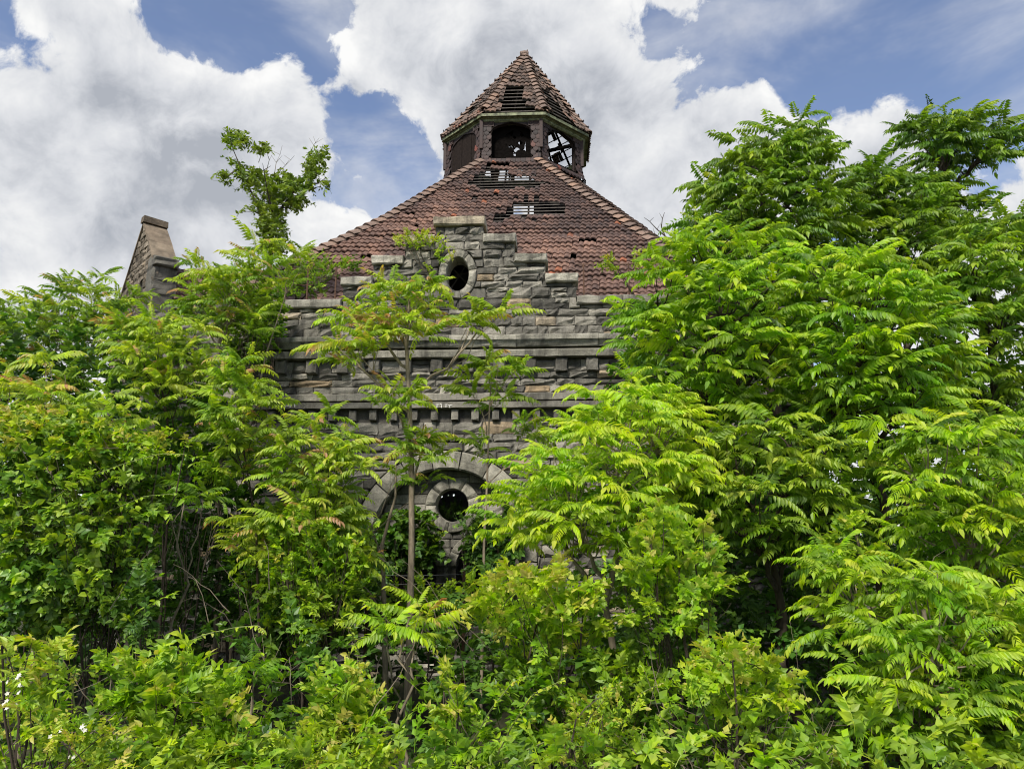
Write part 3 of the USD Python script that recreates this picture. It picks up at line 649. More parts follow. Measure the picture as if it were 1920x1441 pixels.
# battens and rafters where tiles are gone
for j in range(2, 24):
    t = j * dtF; w = np.linalg.norm(FR(t) - FL(t)); mid = (FL(t) + FR(t)) / 2
    lo, hi = max(-w / 2 + .1, -2.4), min(w / 2 - .1, 2.9)
    put(ROOF, 'batten', *beam(mid + [lo, 0, 0] - nF * .02, mid + [hi, 0, 0] - nF * .02 + [0, 0, trnd.normal(0, .01)], .05, .035), M['wood_grey'])
for x in np.arange(-2.7, 3.2, .95):
    ts = [t for t in np.linspace(.3, 7.9, 39) if FL(t)[0] + .1 < mid[0] + x < FR(t)[0] - .1]
    if len(ts) > 4: put(ROOF, 'rafter', *beam((lambda t: np.array([mid[0] + x, FY - t, zt(t)]) - nF * .14)(ts[0]), np.array([mid[0] + x, FY - ts[-1], zt(ts[-1])]) - nF * .14, .06, .13), M['char'])
def hip_tiles(parent, Cf, nA, nB, T, step, m, wid=.235, name='hip_tile', lo=.2, hi=.9):
    pts = np.array([Cf(t) for t in np.linspace(0, T, 60)]); s = np.concatenate([[0], np.cumsum(np.linalg.norm(np.diff(pts, axis=0), axis=1))])
    n = nA + nB; n /= np.linalg.norm(n)
    for q in range(int(s[-1] / step)):
        a, b = [np.array([np.interp(x, s, pts[:, k]) for k in range(3)]) for x in (q * step - .04, (q + 1) * step)]
        d = (b - a) / np.linalg.norm(b - a); w = np.cross(d, n); w /= np.linalg.norm(w)
        nn = np.cross(w, d); nn = nn if nn @ n > 0 else -nn
        sA = np.cross(d, nA); sA /= np.linalg.norm(sA); sB = np.cross(d, nB); sB /= np.linalg.norm(sB)
        if sA @ sB < 0: sB = -sB
        wl, wr = (-w, w)
        j = trnd.normal(0, .008)
        rows = []
        for p, up in ((a, .075), (b, .145 + abs(j))):
            rows.append([p + nn * (up - .085) + wl * wid, p + nn * (up - .01) + wl * wid * .55, p + nn * (up + .035), p + nn * (up - .01) + wr * wid * .55, p + nn * (up - .085) + wr * wid])
        v = np.vstack([rows[0], rows[1], np.array(rows[1]) - nn * .04])
        i = np.arange(4)
        f = np.vstack([tri(np.stack([i, i + 5, i + 6, i + 1], -1)), tri(np.stack([i + 5, i + 10, i + 11, i + 6], -1))])
        put(parent, name, v + w * trnd.normal(0, .012), f, m, tone=float(np.clip(trnd.normal((lo + hi) / 2, .2), lo, hi + .06)))
nL_ = np.cross(SL(7) - FL(7), FL(1) - FL(7)); nL_ /= np.linalg.norm(nL_); nL_ = nL_ if nL_[2] > 0 else -nL_
hip_tiles(ROOF, FL, nF, nL_, TT, .40, M['hip'], lo=.1, hi=.6)
hip_tiles(ROOF, FR, nF, nR, TT, .40, M['hip'], lo=.1, hi=.75)
nS = np.array([.87, 0, .5]); hip_tiles(ROOF, SR, nR, nS, TT, .40, M['hip'], lo=.1, hi=.6)

# ---- cupola
def opening(k, wtop=0):
    w = sb * .335; zs = at(958, 297, FY)[2]; zsp = at(958, 246, FY)[2]; ztop = at(958, 230, FY)[2] + wtop
    return Polygon([(-w, zs), (w, zs), (w, zsp), (w * .93, zsp + (ztop - zsp) * .35), (w * .70, zsp + (ztop - zsp) * .62), (w * .30, zsp + (ztop - zsp) * .82), (0, ztop), (-w * .30, zsp + (ztop - zsp) * .82), (-w * .70, zsp + (ztop - zsp) * .62), (-w * .93, zsp + (ztop - zsp) * .35), (-w, zsp)])
def face_frame(k, ring=None):
    ring = body if ring is None else ring
    a, b = ring[(k - 1) % 8], ring[k]
    m = (a + b) / 2; e = (b - a) / np.linalg.norm(b - a); nn = np.array([e[1], -e[0]])
    return m, e, nn, np.linalg.norm(b - a)
def to_face(k, u, z, out, ring=None):
    m, e, nn, w = face_frame(k, ring)
    u, z, out = np.broadcast_arrays(np.asarray(u, float), np.asarray(z, float), np.asarray(out, float))
    return np.stack([m[0] + e[0] * u + nn[0] * out, m[1] + e[1] * u + nn[1] * out, z], -1)
def px_poly(k, pts, out):
    """pixels of the photograph on face k -> (u, z)"""
    m, e, nn, w = face_frame(k); r = []
    for p in pts:
        d = ray(*p); o = np.array([m[0] + nn[0] * out, m[1] + nn[1] * out]); s = ((o - CAM[:2]) @ nn) / (d[:2] @ nn); q = CAM + d * s
        r.append(((q[:2] - o) @ e, q[2]))
    return r
ztop_b = ze - .02
core = Bag()
for k in range(8):
    w = face_frame(k)[3]
    back = k in (3, 4, 5)
    pan = sbox(-w / 2, z0 - .35, w / 2, ztop_b)
    if not back: pan = pan.difference(opening(k))
    if k == 4:
        for pts in ([(958, 334), (999, 334), (999, 353), (958, 353)], [(963, 384), (1001, 384), (1001, 404), (963, 404)]):
            pan = pan.difference(Polygon(px_poly(4, pts, 0)))
    for g in getattr(pan, 'geoms', [pan]):
        e = trimesh.creation.extrude_polygon(g, .14, engine='earcut'); v = np.array(e.vertices)
        core.add(to_face(k, v[:, 0], v[:, 1], -v[:, 2]), np.array(e.faces), .2)
CUP = core.put(B, 'cupola', M['shingle'])
zfr = at(958, 237, FY)[2]
zsill = at(958, 297, FY)[2]
def shingle_shape(k, u0, u1, za, zb, out_a, out_b):
    um = (u0 + u1) / 2
    U = np.array([u0, u1, u1, um + (u1 - um) * .6, um, um - (um - u0) * .6, u0]); r = (za - zb) * .28
    Z = np.array([za, za, zb + r, zb + r * .25, zb, zb + r * .25, zb + r])
    O = np.where(Z > za - .01, out_a, out_b)
    v = np.vstack([to_face(k, U, Z, O), to_face(k, U, Z, O - .03)])
    f = [[0, 6, 2], [0, 2, 1], [6, 5, 2], [5, 3, 2], [5, 4, 3]]
    f += [[a, 7 + a, 7 + b] for a, b in ((6, 5), (5, 4), (4, 3), (3, 2))] + [[a, 7 + b, b] for a, b in ((6, 5), (5, 4), (4, 3), (3, 2))]
    return v, np.array(f)
for k in (0, 1, 7, 2, 6):
    w = face_frame(k)[3]; nsh = 12; sw = w / nsh
    op = opening(k).buffer(.03)
    bag = Bag()
    rows = int((zfr - z0 + .25) / .185)
    for r in range(rows):
        zb = z0 - .22 + r * .185; za = zb + .30
        fl = lambda z: .03 + .16 * max(0, 1 - (z - z0 + .25) / .75) ** 2
        for c in range(nsh + 1):
            u0 = -w / 2 + (c - (.5 if r % 2 else 0)) * sw; u1 = u0 + sw * .96
            u0, u1 = max(u0, -w / 2), min(u1, w / 2)
            if u1 - u0 < sw * .3 or op.contains(Point((u0 + u1) / 2, zb + .1)) or (abs((u0 + u1) / 2) < sb * .35 and zsill < zb + .2 < zfr + .4 and op.intersects(Point((u0 + u1) / 2, zb + .2))): continue
            if trnd.random() < .04: continue
            v, f = shingle_shape(k, u0, u1, za, zb + trnd.normal(0, .012), fl(za) + .005, fl(zb) + .035)
            t = float(np.clip(trnd.normal(.45, .22), 0, .9)) if trnd.random() > .02 else 1.0
            if k in (0, 1, 7): put(CUP, 'shingle', v, f, M['shingle'], tone=t)
            else: bag.add(v, f, t)
    bag.put(CUP, 'shingling', M['shingle'], kind='stuff')
    # frieze of small carved panels under the eaves
    n = 10
    for c in range(n):
        a, b = -w / 2 + .05 + (w - .1) * c / n, -w / 2 + .05 + (w - .1) * (c + .94) / n
        zb, za = zfr, ze - .16
        if trnd.random() < .06 or opening(k).buffer(.02).intersects(sbox(a, zb, b, za)): continue
        dx, dzz = (b - a) * .28, (za - zb) * .28
        um, zm = (a + b) / 2, (za + zb) / 2
        v = to_face(k, [a, b, b, a, a + dx, b - dx, b - dx, a + dx, um], [zb, zb, za, za, zb + dzz, zb + dzz, za - dzz, za - dzz, zm], [.06, .06, .075, .075, .03, .03, .03, .03, .055])
        v = np.vstack([v, to_face(k, [a, b, b, a], [zb, zb, za, za], -.02)])
        f = np.vstack([tri([[0, 1, 5, 4], [1, 2, 6, 5], [2, 3, 7, 6], [3, 0, 4, 7], [0, 9, 10, 1], [1, 10, 11, 2], [3, 12, 9, 0]]), [[4, 5, 8], [5, 6, 8], [6, 7, 8], [7, 4, 8]]])
        put(CUP, 'carved_panel', v, f, M['shingle'], tone=trnd.uniform(.25, .6))
    # sill and corner board
    v = to_face(k, [-sb * .35, sb * .35] * 4, [zsill - .12, zsill - .12, zsill, zsill] * 2, [.12] * 4 + [-.16] * 4)
    put(CUP, 'window_sill', v, tri([[0, 1, 3, 2], [4, 6, 7, 5], [0, 4, 5, 1], [2, 3, 7, 6], [0, 2, 6, 4], [1, 5, 7, 3]]), M['char'])
for k in (7, 0, 1, 6):
    c = body[k]; d = (c - CC) / np.linalg.norm(c - CC)
    put(CUP, 'corner_board', *beam([c[0] + d[0] * .06, c[1] + d[1] * .06, z0 + .5], [c[0] + d[0] * .06, c[1] + d[1] * .06, ze - .1], .13, .13), M['shingle'], tone=.55)
# the broken tracery in the front window: a dark plate, pierced, with rings left in it
z5 = lambda pts: [(x / 4.803 + 820, y / 4.803 + 80) for x, y in pts]
gap = Polygon(px_poly(0, z5([(618, 830), (660, 800), (700, 790), (760, 800), (790, 850), (800, 1000), (770, 1022), (690, 1020), (680, 985), (640, 960), (620, 920)]), -.3))
rings = []
for x, y, r0, r1 in ((668, 925, 44, 30), (640, 855, 30, 0), (700, 850, 34, 18), (748, 900, 44, 20), (775, 870, 28, 0), (715, 965, 36, 26), (745, 1000, 40, 0), (690, 905, 30, 0), (760, 940, 26, 0), (650, 895, 34, 0), (715, 815, 34, 0), (775, 990, 26, 0), (735, 860, 26, 0), (660, 960, 22, 0)):
    c = px_poly(0, z5([(x, y), (x + r0, y)]), -.3); R0 = abs(c[1][0] - c[0][0]); ringp = Point(c[0]).buffer(R0, 8)
    if r1: ringp = ringp.difference(Point(c[0]).buffer(R0 * r1 / r0, 8))
    rings.append(ringp)
plate = opening(0).buffer(.02).difference(gap).union(shapely.unary_union(rings).intersection(opening(0).buffer(.02)))
bag = Bag()
for g in getattr(plate, 'geoms', [plate]):
    e = trimesh.creation.extrude_polygon(g, .05, engine='earcut'); v = np.array(e.vertices); bag.add(to_face(0, v[:, 0], v[:, 1], -.30 - v[:, 2]), np.array(e.faces), .1)
bag.put(CUP, 'broken_tracery', M['char'])
bag = Bag()
for k in (0, 1):
    fr = opening(k).buffer(.035).difference(opening(k))
    e = trimesh.creation.extrude_polygon(fr, .08, engine='earcut'); v = np.array(e.vertices)
    b = Bag(); b.add(to_face(k, v[:, 0], v[:, 1], .05 - v[:, 2]), np.array(e.faces), .3); b.put(CUP, 'window_frame', M['wood_dark'])
# boarded window on the left face
o7 = opening(7)
for q in range(5):
    w = sb * .335; a, b = -w + 2 * w * q / 5, -w + 2 * w * (q + .95) / 5
    g = sbox(a, zsill, b, 99).intersection(o7)
    e = trimesh.creation.extrude_polygon(g, .04, engine='earcut'); v = np.array(e.vertices); bb = Bag(); bb.add(to_face(7, v[:, 0], v[:, 1], -.05 - v[:, 2] + .012 * (q % 2)), np.array(e.faces), .2); bb.put(CUP, 'board', M['wood_dark'])
# eaves gutter in eight lengths, soffit
for k in range(8):
    a, b = eave[(k - 1) % 8], eave[k]; c = E_mid[:2] * 0 + CC + [E_mid[0] - CC[0], 0]
    prof = [(1.0, ze + .02), (1.012, ze + .05), (1.012, ze + .12), (.985, ze + .13), (.985, ze + .07), (.955, ze - .06), (.965, ze - .10), (.93, ze - .17), (.80, ze - .17), (.80, ze + .10)]
    prof = [(1.0, ze - .02), (1.0, ze + .10), (.978, ze + .11), (.965, ze + .02), (.965, ze - .05), (.945, ze - .06), (.945, ze - .13), (.92, ze - .17), (.84, ze - .17), (.84, ze + .05)]
    v = np.vstack([[np.append(c + (p - c) * s, z) for s, z in prof] for p in (a, b)]); n = len(prof); i = np.arange(n); i2 = (i + 1) % n
    put(CUP, 'eaves_gutter', v, tri(np.stack([i, i2, n + i2, n + i], -1)), M['copper'])
# cupola roof: tiles on the faces seen, battens and rafters, open lower part on the far faces
def tone_cup(c, u): return float(np.clip(.35 + .35 * u + trnd.normal(0, .17) + .9 * (meshkit.fbm(np.array([c[0], c[1], c[2]]) * .8, 3, 2) - .5), 0, .95)) if trnd.random() > .02 else 1.0
e3 = np.column_stack([eave, np.full(8, ze + .10)])
cup_tiles, cup_rest = [], Bag()
deck = Bag()
for k in range(8):
    A, C = e3[(k - 1) % 8], e3[k]
    Lf, Rf = (lambda A: lambda t: APEX + (A - APEX) * t)(A), (lambda C: lambda t: APEX + (C - APEX) * t)(C)
    far = k in (3, 4, 5)
    seen = k in (0, 1, 7)
    tl, n, dt = tile_face(Lf, Rf, 1.0, .335, .20, HOLES_C if seen else [], tone_cup, (lambda c, u: u < .66 or trnd.random() < .12) if far else None)
    for q in tl:
        if seen: cup_tiles.append(q + ((10 if k == 0 else 0) - np.linalg.norm(q[3] - CAM),))
        else: cup_rest.add(q[0], q[1], q[2])
    if not far and k in (2, 6): deck.add(np.array([APEX, A, C]) - n * .10, [[0, 1, 2]])
    elif far: deck.add(np.array([APEX, APEX + (A - APEX) * .66, APEX + (C - APEX) * .66]) - n * .10, [[0, 1, 2]])
    for j in range(2, int(1 / dt) + 1):
        t = j * dt
        if not (seen or far): continue
        put(CUP, 'batten', *beam(Lf(t) * .97 + Rf(t) * .03 - n * .03, Rf(t) * .97 + Lf(t) * .03 - n * .03, .05 if seen else .035, .04 if seen else .03), M['wood_grey'] if seen else M['char'])
    for s in ((.5,) if not far else (.3, .7)):
        put(CUP, 'rafter', *beam(APEX - n * .14, A + (C - A) * s - n * .14,   .06, .08), M['char'])
cup_tiles.sort(key=lambda q: -q[4])
CR = deck.put(B, 'cupola_roof', M['wood_dark'])
for k, (v, f, t, c, key) in enumerate(cup_tiles): put(CR, 'roof_tile', v, f, M['tile_old'], tone=t) if k < 295 else cup_rest.add(v, f, t)
cup_rest.put(CR, 'tile_field', M['tile_old'], kind='stuff')
fn = []
for k in range(8):
    A, C = e3[(k - 1) % 8], e3[k]; n = np.cross(A - APEX, C - APEX); n /= np.linalg.norm(n); fn.append(n if n[2] > 0 else -n)
for k in range(8):
    Cf = (lambda c: lambda t: APEX + (c - APEX) * t)(e3[k])
    hip_tiles(CR, Cf, fn[k], fn[(k + 1) % 8], 1.0, .36, M['hip'], wid=.20, lo=.0, hi=.7)
    if k in (1, 6, 2, 5):
        L = np.linalg.norm(e3[k] - APEX); nn = fn[k] + fn[(k + 1) % 8]; nn /= np.linalg.norm(nn)
        for q in range(1, int(L / .42) + 1):
            p = Cf(q * .42 / L) + nn * .10
            v1, f1 = tube([p, p + nn * .05], [.028, .02], 5); s = trimesh.creation.icosphere(1, .042); b = Bag(); b.add(v1, f1); b.add(np.array(s.vertices) * [1, 1, .8] + p + nn * .07 , s.faces); v2, f2 = tube([p + nn * .07, p + nn * .09 + [0, 0, .06]], [.025, .008], 5); b.add(v2, f2)
            b.put(CR, 'crocket', M['wood_dark'])
# ridge piece with a horn at the top
put(CR, 'ridge_cap', *tube([APEX + [-.20, -.02, .02], APEX + [0, 0, .06], APEX + [.16, 0, .03]], [.15, .17, .13], 7), M['hip'], tone=.3)
put(CR, 'finial', *tube([APEX + [.05, 0, -.05], APEX + [.10, 0, .12], APEX + [.12, 0, .30]], [.13, .08, .015], 6), M['hip'], tone=.05)
# timbers inside the cupola against the sky
for a, b in (((0, 0), (3, 1)), ((7, 0), (4, 1)), ((1, 0), (5, 1))):
    p, q = body[a[0]], body[b[0]]
    put(CUP, 'tie_beam', *beam([p[0] * .92 + CC[0] * .08, p[1] * .92 + CC[1] * .08, ze - .25], [q[0] * .92 + CC[0] * .08, q[1] * .92 + CC[1] * .08, ze - .25], .12, .12), M['char'])

# ------------------------------------------------------------------ gabled wing on the left
gw = np.random.default_rng(31)
GD = 22.0
Pk = at(273, 416, GD)
u_ = np.array([.70711, -.70711, 0]); n_ = np.array([-.70711, -.70711, 0]); up_ = np.array([0, 0, 1.0])
G = thing('gabled_wing', 'small stone gable with pale sloping coping rising above the thicket at far left', 'building', (Pk[0], Pk[1], 0))
gp = lambda u, n, z: Pk + u_ * np.asarray(u)[..., None] + n_ * np.asarray(n)[..., None] + up_ * np.asarray(z)[..., None]
def gbox(name, u0, u1, n0, n1, za0, za1, zb0, zb1, m, tone=.5, jit=0.0, parent=None):
    """a slab between u0 and u1 (bottom/top za0..za1 at u0, zb0..zb1 at u1), n0..n1 thick"""
    c = np.array([[u0, n0, za0], [u1, n0, zb0], [u1, n1, zb0], [u0, n1, za0], [u0, n0, za1], [u1, n0, zb1], [u1, n1, zb1], [u0, n1, za1]], float) + gw.normal(0, jit, (8, 3))
    return put(parent or G, name, gp(c[:, 0], c[:, 1], c[:, 2]), tri([[0, 3, 2, 1], [4, 5, 6, 7], [0, 1, 5, 4], [1, 2, 6, 5], [2, 3, 7, 6], [3, 0, 4, 7]]), M[m], tone=tone)
TH, SLP = .62, 1.12          # thickness of the gable wall, slope of its rakes
near, far_ = 1.45, 2.6
tri_poly = Polygon([(-far_, -Pk[2]), (near, -Pk[2]), (near, -near * SLP - .12), (0, -.12), (-far_, -far_ * SLP - .12)])
lancet = lambda u, z, w, h: sbox(u - w, z - h, u + w, z).union(Polygon([(u - w, z), (u + w, z), (u + w * .5, z + w * 1.1), (u, z + w * 1.6), (u - w * .5, z + w * 1.1)]))
lan = [lancet(.30, -2.2, .17, 1.2), lancet(.98, -2.5, .17, 1.2), lancet(-.40, -2.5, .17, 1.2)]
wp = tri_poly.difference(shapely.unary_union(lan))
e = trimesh.creation.extrude_polygon(wp, TH - .06, engine='earcut'); v = np.array(e.vertices)
GWALL = put(G, 'wall', gp(v[:, 0], -.03 - v[:, 2], v[:, 1]), np.array(e.faces), M['mortar'], tone=.6)
for la in lan:
    e = trimesh.creation.extrude_polygon(la.buffer(.02), .05, engine='earcut'); v = np.array(e.vertices)
    put(G, 'dark_window', gp(v[:, 0], -.35 - v[:, 2], v[:, 1]), np.array(e.faces), M['char'])
rest = Bag()
clip = sbox(-far_, -5.2, near, 0)
for q in courses(wp.intersection(clip).buffer(-.01), gw, .16, .30, .2, .5):
    v, f = stone_shape(q, 0, .05, .1, gw); w = gp(v[:, 0], -v[:, 1] - .02, v[:, 2])
    put(GWALL, 'stone', w, f, M['rubble'], tone=gw.uniform(.3, .85))
# coping: near rake in two slabs, far rake in three, a capping block at the peak
def rake(a, b, tone):
    s = 1 if b > 0 else -1
    gbox('coping_slab', a, b, -TH - .03, .07, -abs(a) * SLP - .12, -abs(a) * SLP + .02, -abs(b) * SLP - .12, -abs(b) * SLP + .02, 'coping', tone, .006)
rake(.03, .80, .45); rake(.806, 1.40, .6)
for a, b in ((-.03, -.9), (-.906, -1.8), (-1.806, -2.6)): rake(a, b, .3)
gbox('peak_cap', -.16, .14, -TH - .05, .09, -.06, .16, -.06, .16, 'coping', .15, .012)
# kneeler and the rough corner below it
for k, (zt_, zb_, o) in enumerate(((-1.55, -1.86, .16), (-1.87, -2.35, .05), (-2.36, -2.75, .10), (-2.76, -3.2, .04), (-3.21, -3.7, .08), (-3.71, -4.3, .03), (-4.31, -5.0, .06))):
    q = sbox(0, 0, TH + .12, zt_ - zb_)
    v, f = stone_shape(q, 0, .07, .5, gw)
    U = near - .12 + o - v[:, 1] * 1.0 - .0; Nn = .06 - v[:, 0]; Z = zb_ + v[:, 2]
    put(G, 'kneeler_stone' if k == 0 else 'corner_stone', gp(U, Nn, Z), f, M['stone'], tone=gw.uniform(.2, .55))
# roof of the wing: ridge runs away from the gable
zr_ = -1.30
deckv = gp(np.array([-2.6, 0, 1.5, -2.6, 0, 1.5]), np.array([-TH, -TH, -TH, -6, -6, -6]), np.array([zr_ - 2.7, zr_, zr_ - 1.55, zr_ - 2.7, zr_, zr_ - 1.55]))
put(G, 'roof', deckv, tri([[0, 1, 4, 3], [1, 2, 5, 4]]), M['wood_dark'])
n = np.cross(u_ + up_ * -1.033, n_); n = n / np.linalg.norm(n); n = n if n[2] > 0 else -n
bag = Bag(); q = 0
for j in range(6):
    for i in range(22):
        ua, ub = .02 + j * .245 - .05, .02 + (j + 1) * .245
        na = -TH - i * .21
        c = gp(np.array(ua), np.array(na), np.array(zr_ - ua * 1.033))
        Lf = lambda t: gp(np.array(t), np.array(na), np.array(zr_ - t * 1.033)); Rf = lambda t: gp(np.array(t), np.array(na - .215), np.array(zr_ - t * 1.033))
        v, f = tile_shape(Lf, Rf, max(ua, 0), ub, -.107, .107, n); put(G, 'roof_tile', v, f, M['tile'], tone=gw.uniform(.3, .85))
put(G, 'side_wall', *beam(gp(np.array(near - .3), np.array(-TH - .3), np.array(-Pk[2])) + [0, 0, (Pk[2] + zr_ - 1.5) / 2], gp(np.array(near - .3), np.array(-6.), np.array(-Pk[2])) + [0, 0, (Pk[2] + zr_ - 1.5) / 2], .3, Pk[2] + zr_ - 1.5), M['stone'], tone=.4)

# ------------------------------------------------------------------ railings on the roof edge and a wire fence
def railing(posts, py0, py1, Y, rails, label):
    a = at(posts[0], py1, Y)
    R = thing('iron_railing', label, 'railing', (a[0], a[1], a[2]), 'rusty railings behind the parapet')
    zt1, zb1_ = at(posts[0], py0, Y)[2], at(posts[0], py1, Y)[2]
    xs = [at(p, py1, Y)[0] for p in posts]
    for x in xs: put(R, 'post', *tube([[x, Y, zb1_ - .25], [x, Y, zt1]], .022, 6), M['iron'])
    for r in rails: put(R, 'rail', *tube([[xs[0] - .2, Y, zb1_ + (zt1 - zb1_) * r], [xs[len(xs) // 2], Y, zb1_ + (zt1 - zb1_) * r - .02], [xs[-1] + .2, Y, zb1_ + (zt1 - zb1_) * r]], .014, 5), M['iron'])
railing([628, 575, 520], 502, 562, 17.75, (.98, .5), 'thin rusty railing left of the stepped gable')
railing([1095, 1180], 494, 555, 17.75, (.98, .12), 'thin rusty railing right of the stepped gable')
a = at(735, 1150, 13.6)
F_ = thing('wire_fence', 'three strands of dark fence wire crossing behind the slender trunk', 'fence', (a[0], a[1], ground_z(a[0], a[1])))
for y in (1078, 1094, 1106):
    p, q = at(690, y, 13.6), at(870, y - 2, 13.6); m_ = (p + q) / 2 - [0, 0, .02]
    put(F_, 'wire', *tube([p, m_, q], .0075, 4), M['wire'])
for x in (690, 870):
    p = at(x, 1070, 13.62); put(F_, 'post', *tube([[p[0], p[1], 0], p], .03, 6), M['iron'])
# ------------------------------------------------------------------ vegetation
vr = np.random.default_rng(77)
def rot_to(dirs):
    """frames whose x axis is dir and whose z axis is as near up as it can be"""
    x = dirs / np.linalg.norm(dirs, axis=-1, keepdims=True)
    y = np.cross(np.broadcast_to([0, 0, 1.0], x.shape), x); y /= np.maximum(np.linalg.norm(y, axis=-1, keepdims=True), 1e-6)
    return np.stack([x, y, np.cross(x, y)], -1)
# ---- leaflet outlines: stations along the leaf (position, half width)
LANCE = [(0, 0), (.24, .20), (.58, .18), (1, 0)]
DIAM = [(0, 0), (.4, .32), (1, 0)]
LANCE1 = [(0, 0), (.36, .205), (1, 0)]
OVATE = [(0, 0), (.25, .29), (.62, .22), (1, 0)]
HEART = [(0, .0), (.12, .36), (.5, .36), (1, 0)]
LOBED = [(0, 0), (.22, .16), (.36, .40), (.50, .16), (.68, .26), (1, 0)]
def leaf_template(shape, fold=.25, curl=.18):
    s = np.array([p for p, _ in shape]); w = np.array([q for _, q in shape])
    mid = np.column_stack([s, 0 * s, -curl * s ** 2])
    L = np.column_stack([s, w, fold * w - curl * s ** 2]); R = np.column_stack([s, -w, fold * w - curl * s ** 2])
    n = len(s); v = [mid]; f = []
    idxL = [0] + list(range(n, n + n - 2)) + [n - 1]; idxR = [0] + list(range(2 * n - 2, 3 * n - 4)) + [n - 1]
    v = np.vstack([mid, L[1:-1], R[1:-1]])
    for k in range(n - 1):
        for idx, fl in ((idxL, 1), (idxR, 0)):
            a, b, c, d = k, k + 1, idx[k + 1], idx[k]
            t = []
            if b != c: t.append([a, b, c])
            if a != d: t.append([a, c, d])
            f += [q if fl else q[::-1] for q in t]
    return v, np.array(f)
TPL = {k: leaf_template(v, fold=fo, curl=cu) for k, v, fo, cu in (('lance', LANCE, .35, .16), ('ovate', OVATE, .30, .14), ('heart', HEART, .22, .16), ('lobed', LOBED, .25, .12), ('far', DIAM, .25, .12), ('lance1', LANCE1, .35, .16))}
def leaves_mesh(kind, P, X, Z, size, tone):
    """many leaves at once: base points P, directions X, upward sides Z, lengths, tones"""
    tv, tf = TPL[kind]
    X = X / np.linalg.norm(X, axis=1, keepdims=True); Y = np.cross(Z, X); Y /= np.maximum(np.linalg.norm(Y, axis=1, keepdims=True), 1e-6); Z = np.cross(X, Y)
    v = P[:, None] + size[:, None, None] * (tv[None, :, :1] * X[:, None] + tv[None, :, 1:2] * Y[:, None] + tv[None, :, 2:] * Z[:, None])
    n = len(tv); f = tf[None] + (np.arange(len(P)) * n)[:, None, None]
    t = np.repeat(tone, n).reshape(len(P), n)
    return v.reshape(-1, 3), f.reshape(-1, 3), t.ravel()
def frond(pairs, leaflet, droop, hang, r, thin=.0035, kind='lance'):
    """a pinnate leaf one metre long, springing along +x: (v, f, tone) where tone is a local offset"""
    n = 9; s = np.linspace(0, 1, n); ang = .15 - droop * s ** 1.2 + r.normal(0, .04)
    side = np.cumsum(r.normal(0, .03, n))
    d = np.column_stack([np.cos(ang), side * .5, np.sin(ang)]); d /= np.linalg.norm(d, axis=1, keepdims=True)
    p = np.vstack([[0, 0, 0], np.cumsum(d[:-1] * (1 / (n - 1)), axis=0)])
    u = np.linspace(.20, .97, pairs)
    at_ = np.column_stack([np.interp(u, s, p[:, k]) for k in range(3)]); td = np.column_stack([np.interp(u, s, d[:, k]) for k in range(3)])
    P, X, Z, S, T = [], [], [], [], []
    roll = r.normal(0, .25)
    for sd_ in (-1, 1):
        h = hang + r.normal(0, .16, pairs)
        lat = np.column_stack([0 * u, np.full(pairs, sd_), np.full(pairs, sd_ * roll)])
        x = lat * np.cos(h)[:, None] + td * (.30 + .25 * u + r.normal(0, .08, pairs))[:, None] - np.array([0, 0, 1.0]) * np.sin(h)[:, None]
        P.append(at_ + r.normal(0, .004, (pairs, 3))); X.append(x)
        Z.append(np.column_stack([td[:, 0] * 0 + .1, sd_ * np.sin(h) + r.normal(0, .12, pairs), np.cos(h) + .15]))
        S.append(leaflet * (1 - .45 * np.abs(u - .45) ** 1.3 * 1.6) * r.uniform(.85, 1.12, pairs)); T.append((u - .5) * .20 + r.normal(0, .05, pairs))
    P.append(p[-1:]); X.append(d[-1:] + [[0, 0, -.2]]); Z.append(np.array([[0, 0, 1.0]])); S.append(np.array([leaflet])); T.append(np.array([.14]))
    v, f, t = leaves_mesh(kind, np.vstack(P), np.vstack(X), np.vstack(Z), np.concatenate(S), np.concatenate(T))
    tv, tf = tube(p[::2], np.linspace(thin * 1.6, thin * .5, 5), 3, cap=False)
    return np.vstack([v, tv]), np.vstack([f, tf + len(v)]), np.concatenate([t, np.full(len(tv), .12)])
def bank(n, p0, p1, l0, l1, d0, d1, h0, h1, kind): return [frond(int(vr.integers(p0, p1)), vr.uniform(l0, l1), vr.uniform(d0, d1), vr.uniform(h0, h1), vr, kind=kind) for _ in range(n)]
FR_ = bank(40, 9, 13, .20, .28, .5, 1.25, .25, .95, 'lance1')
FR_N = bank(40, 8, 12, .22, .29, .6, 1.35, .35, 1.1, 'lance')
FR_FAR = bank(50, 8, 11, .26, .34, .6, 1.4, .35, 1.1, 'lance1')
FR_LOW = bank(24, 8, 11, .24, .30, .5, 1.25, .25, .95, 'lance1')
FR_HANG = bank(50, 9, 14, .19, .26, .7, 1.5, .45, 1.15, 'lance')
FR_HANG1 = bank(50, 9, 13, .19, .26, .7, 1.5, .45, 1.15, 'lance1')
FR_WIDE = [frond(int(vr.integers(5, 8)), vr.uniform(.27, .34), vr.uniform(.4, 1.0), vr.uniform(.15, .6), vr) for _ in range(24)]
def place_frond(tpl, p, d, L, tone, cap=1.0):
    v, f, t = tpl
    Rm = rot_to(d[None])[0]; a = vr.normal(0, .35); c, s = math.cos(a), math.sin(a)
    Rm = Rm @ np.array([[1, 0, 0], [0, c, -s], [0, s, c]])
    return p + (v * L) @ Rm.T, f, np.clip(t + tone, 0, cap)
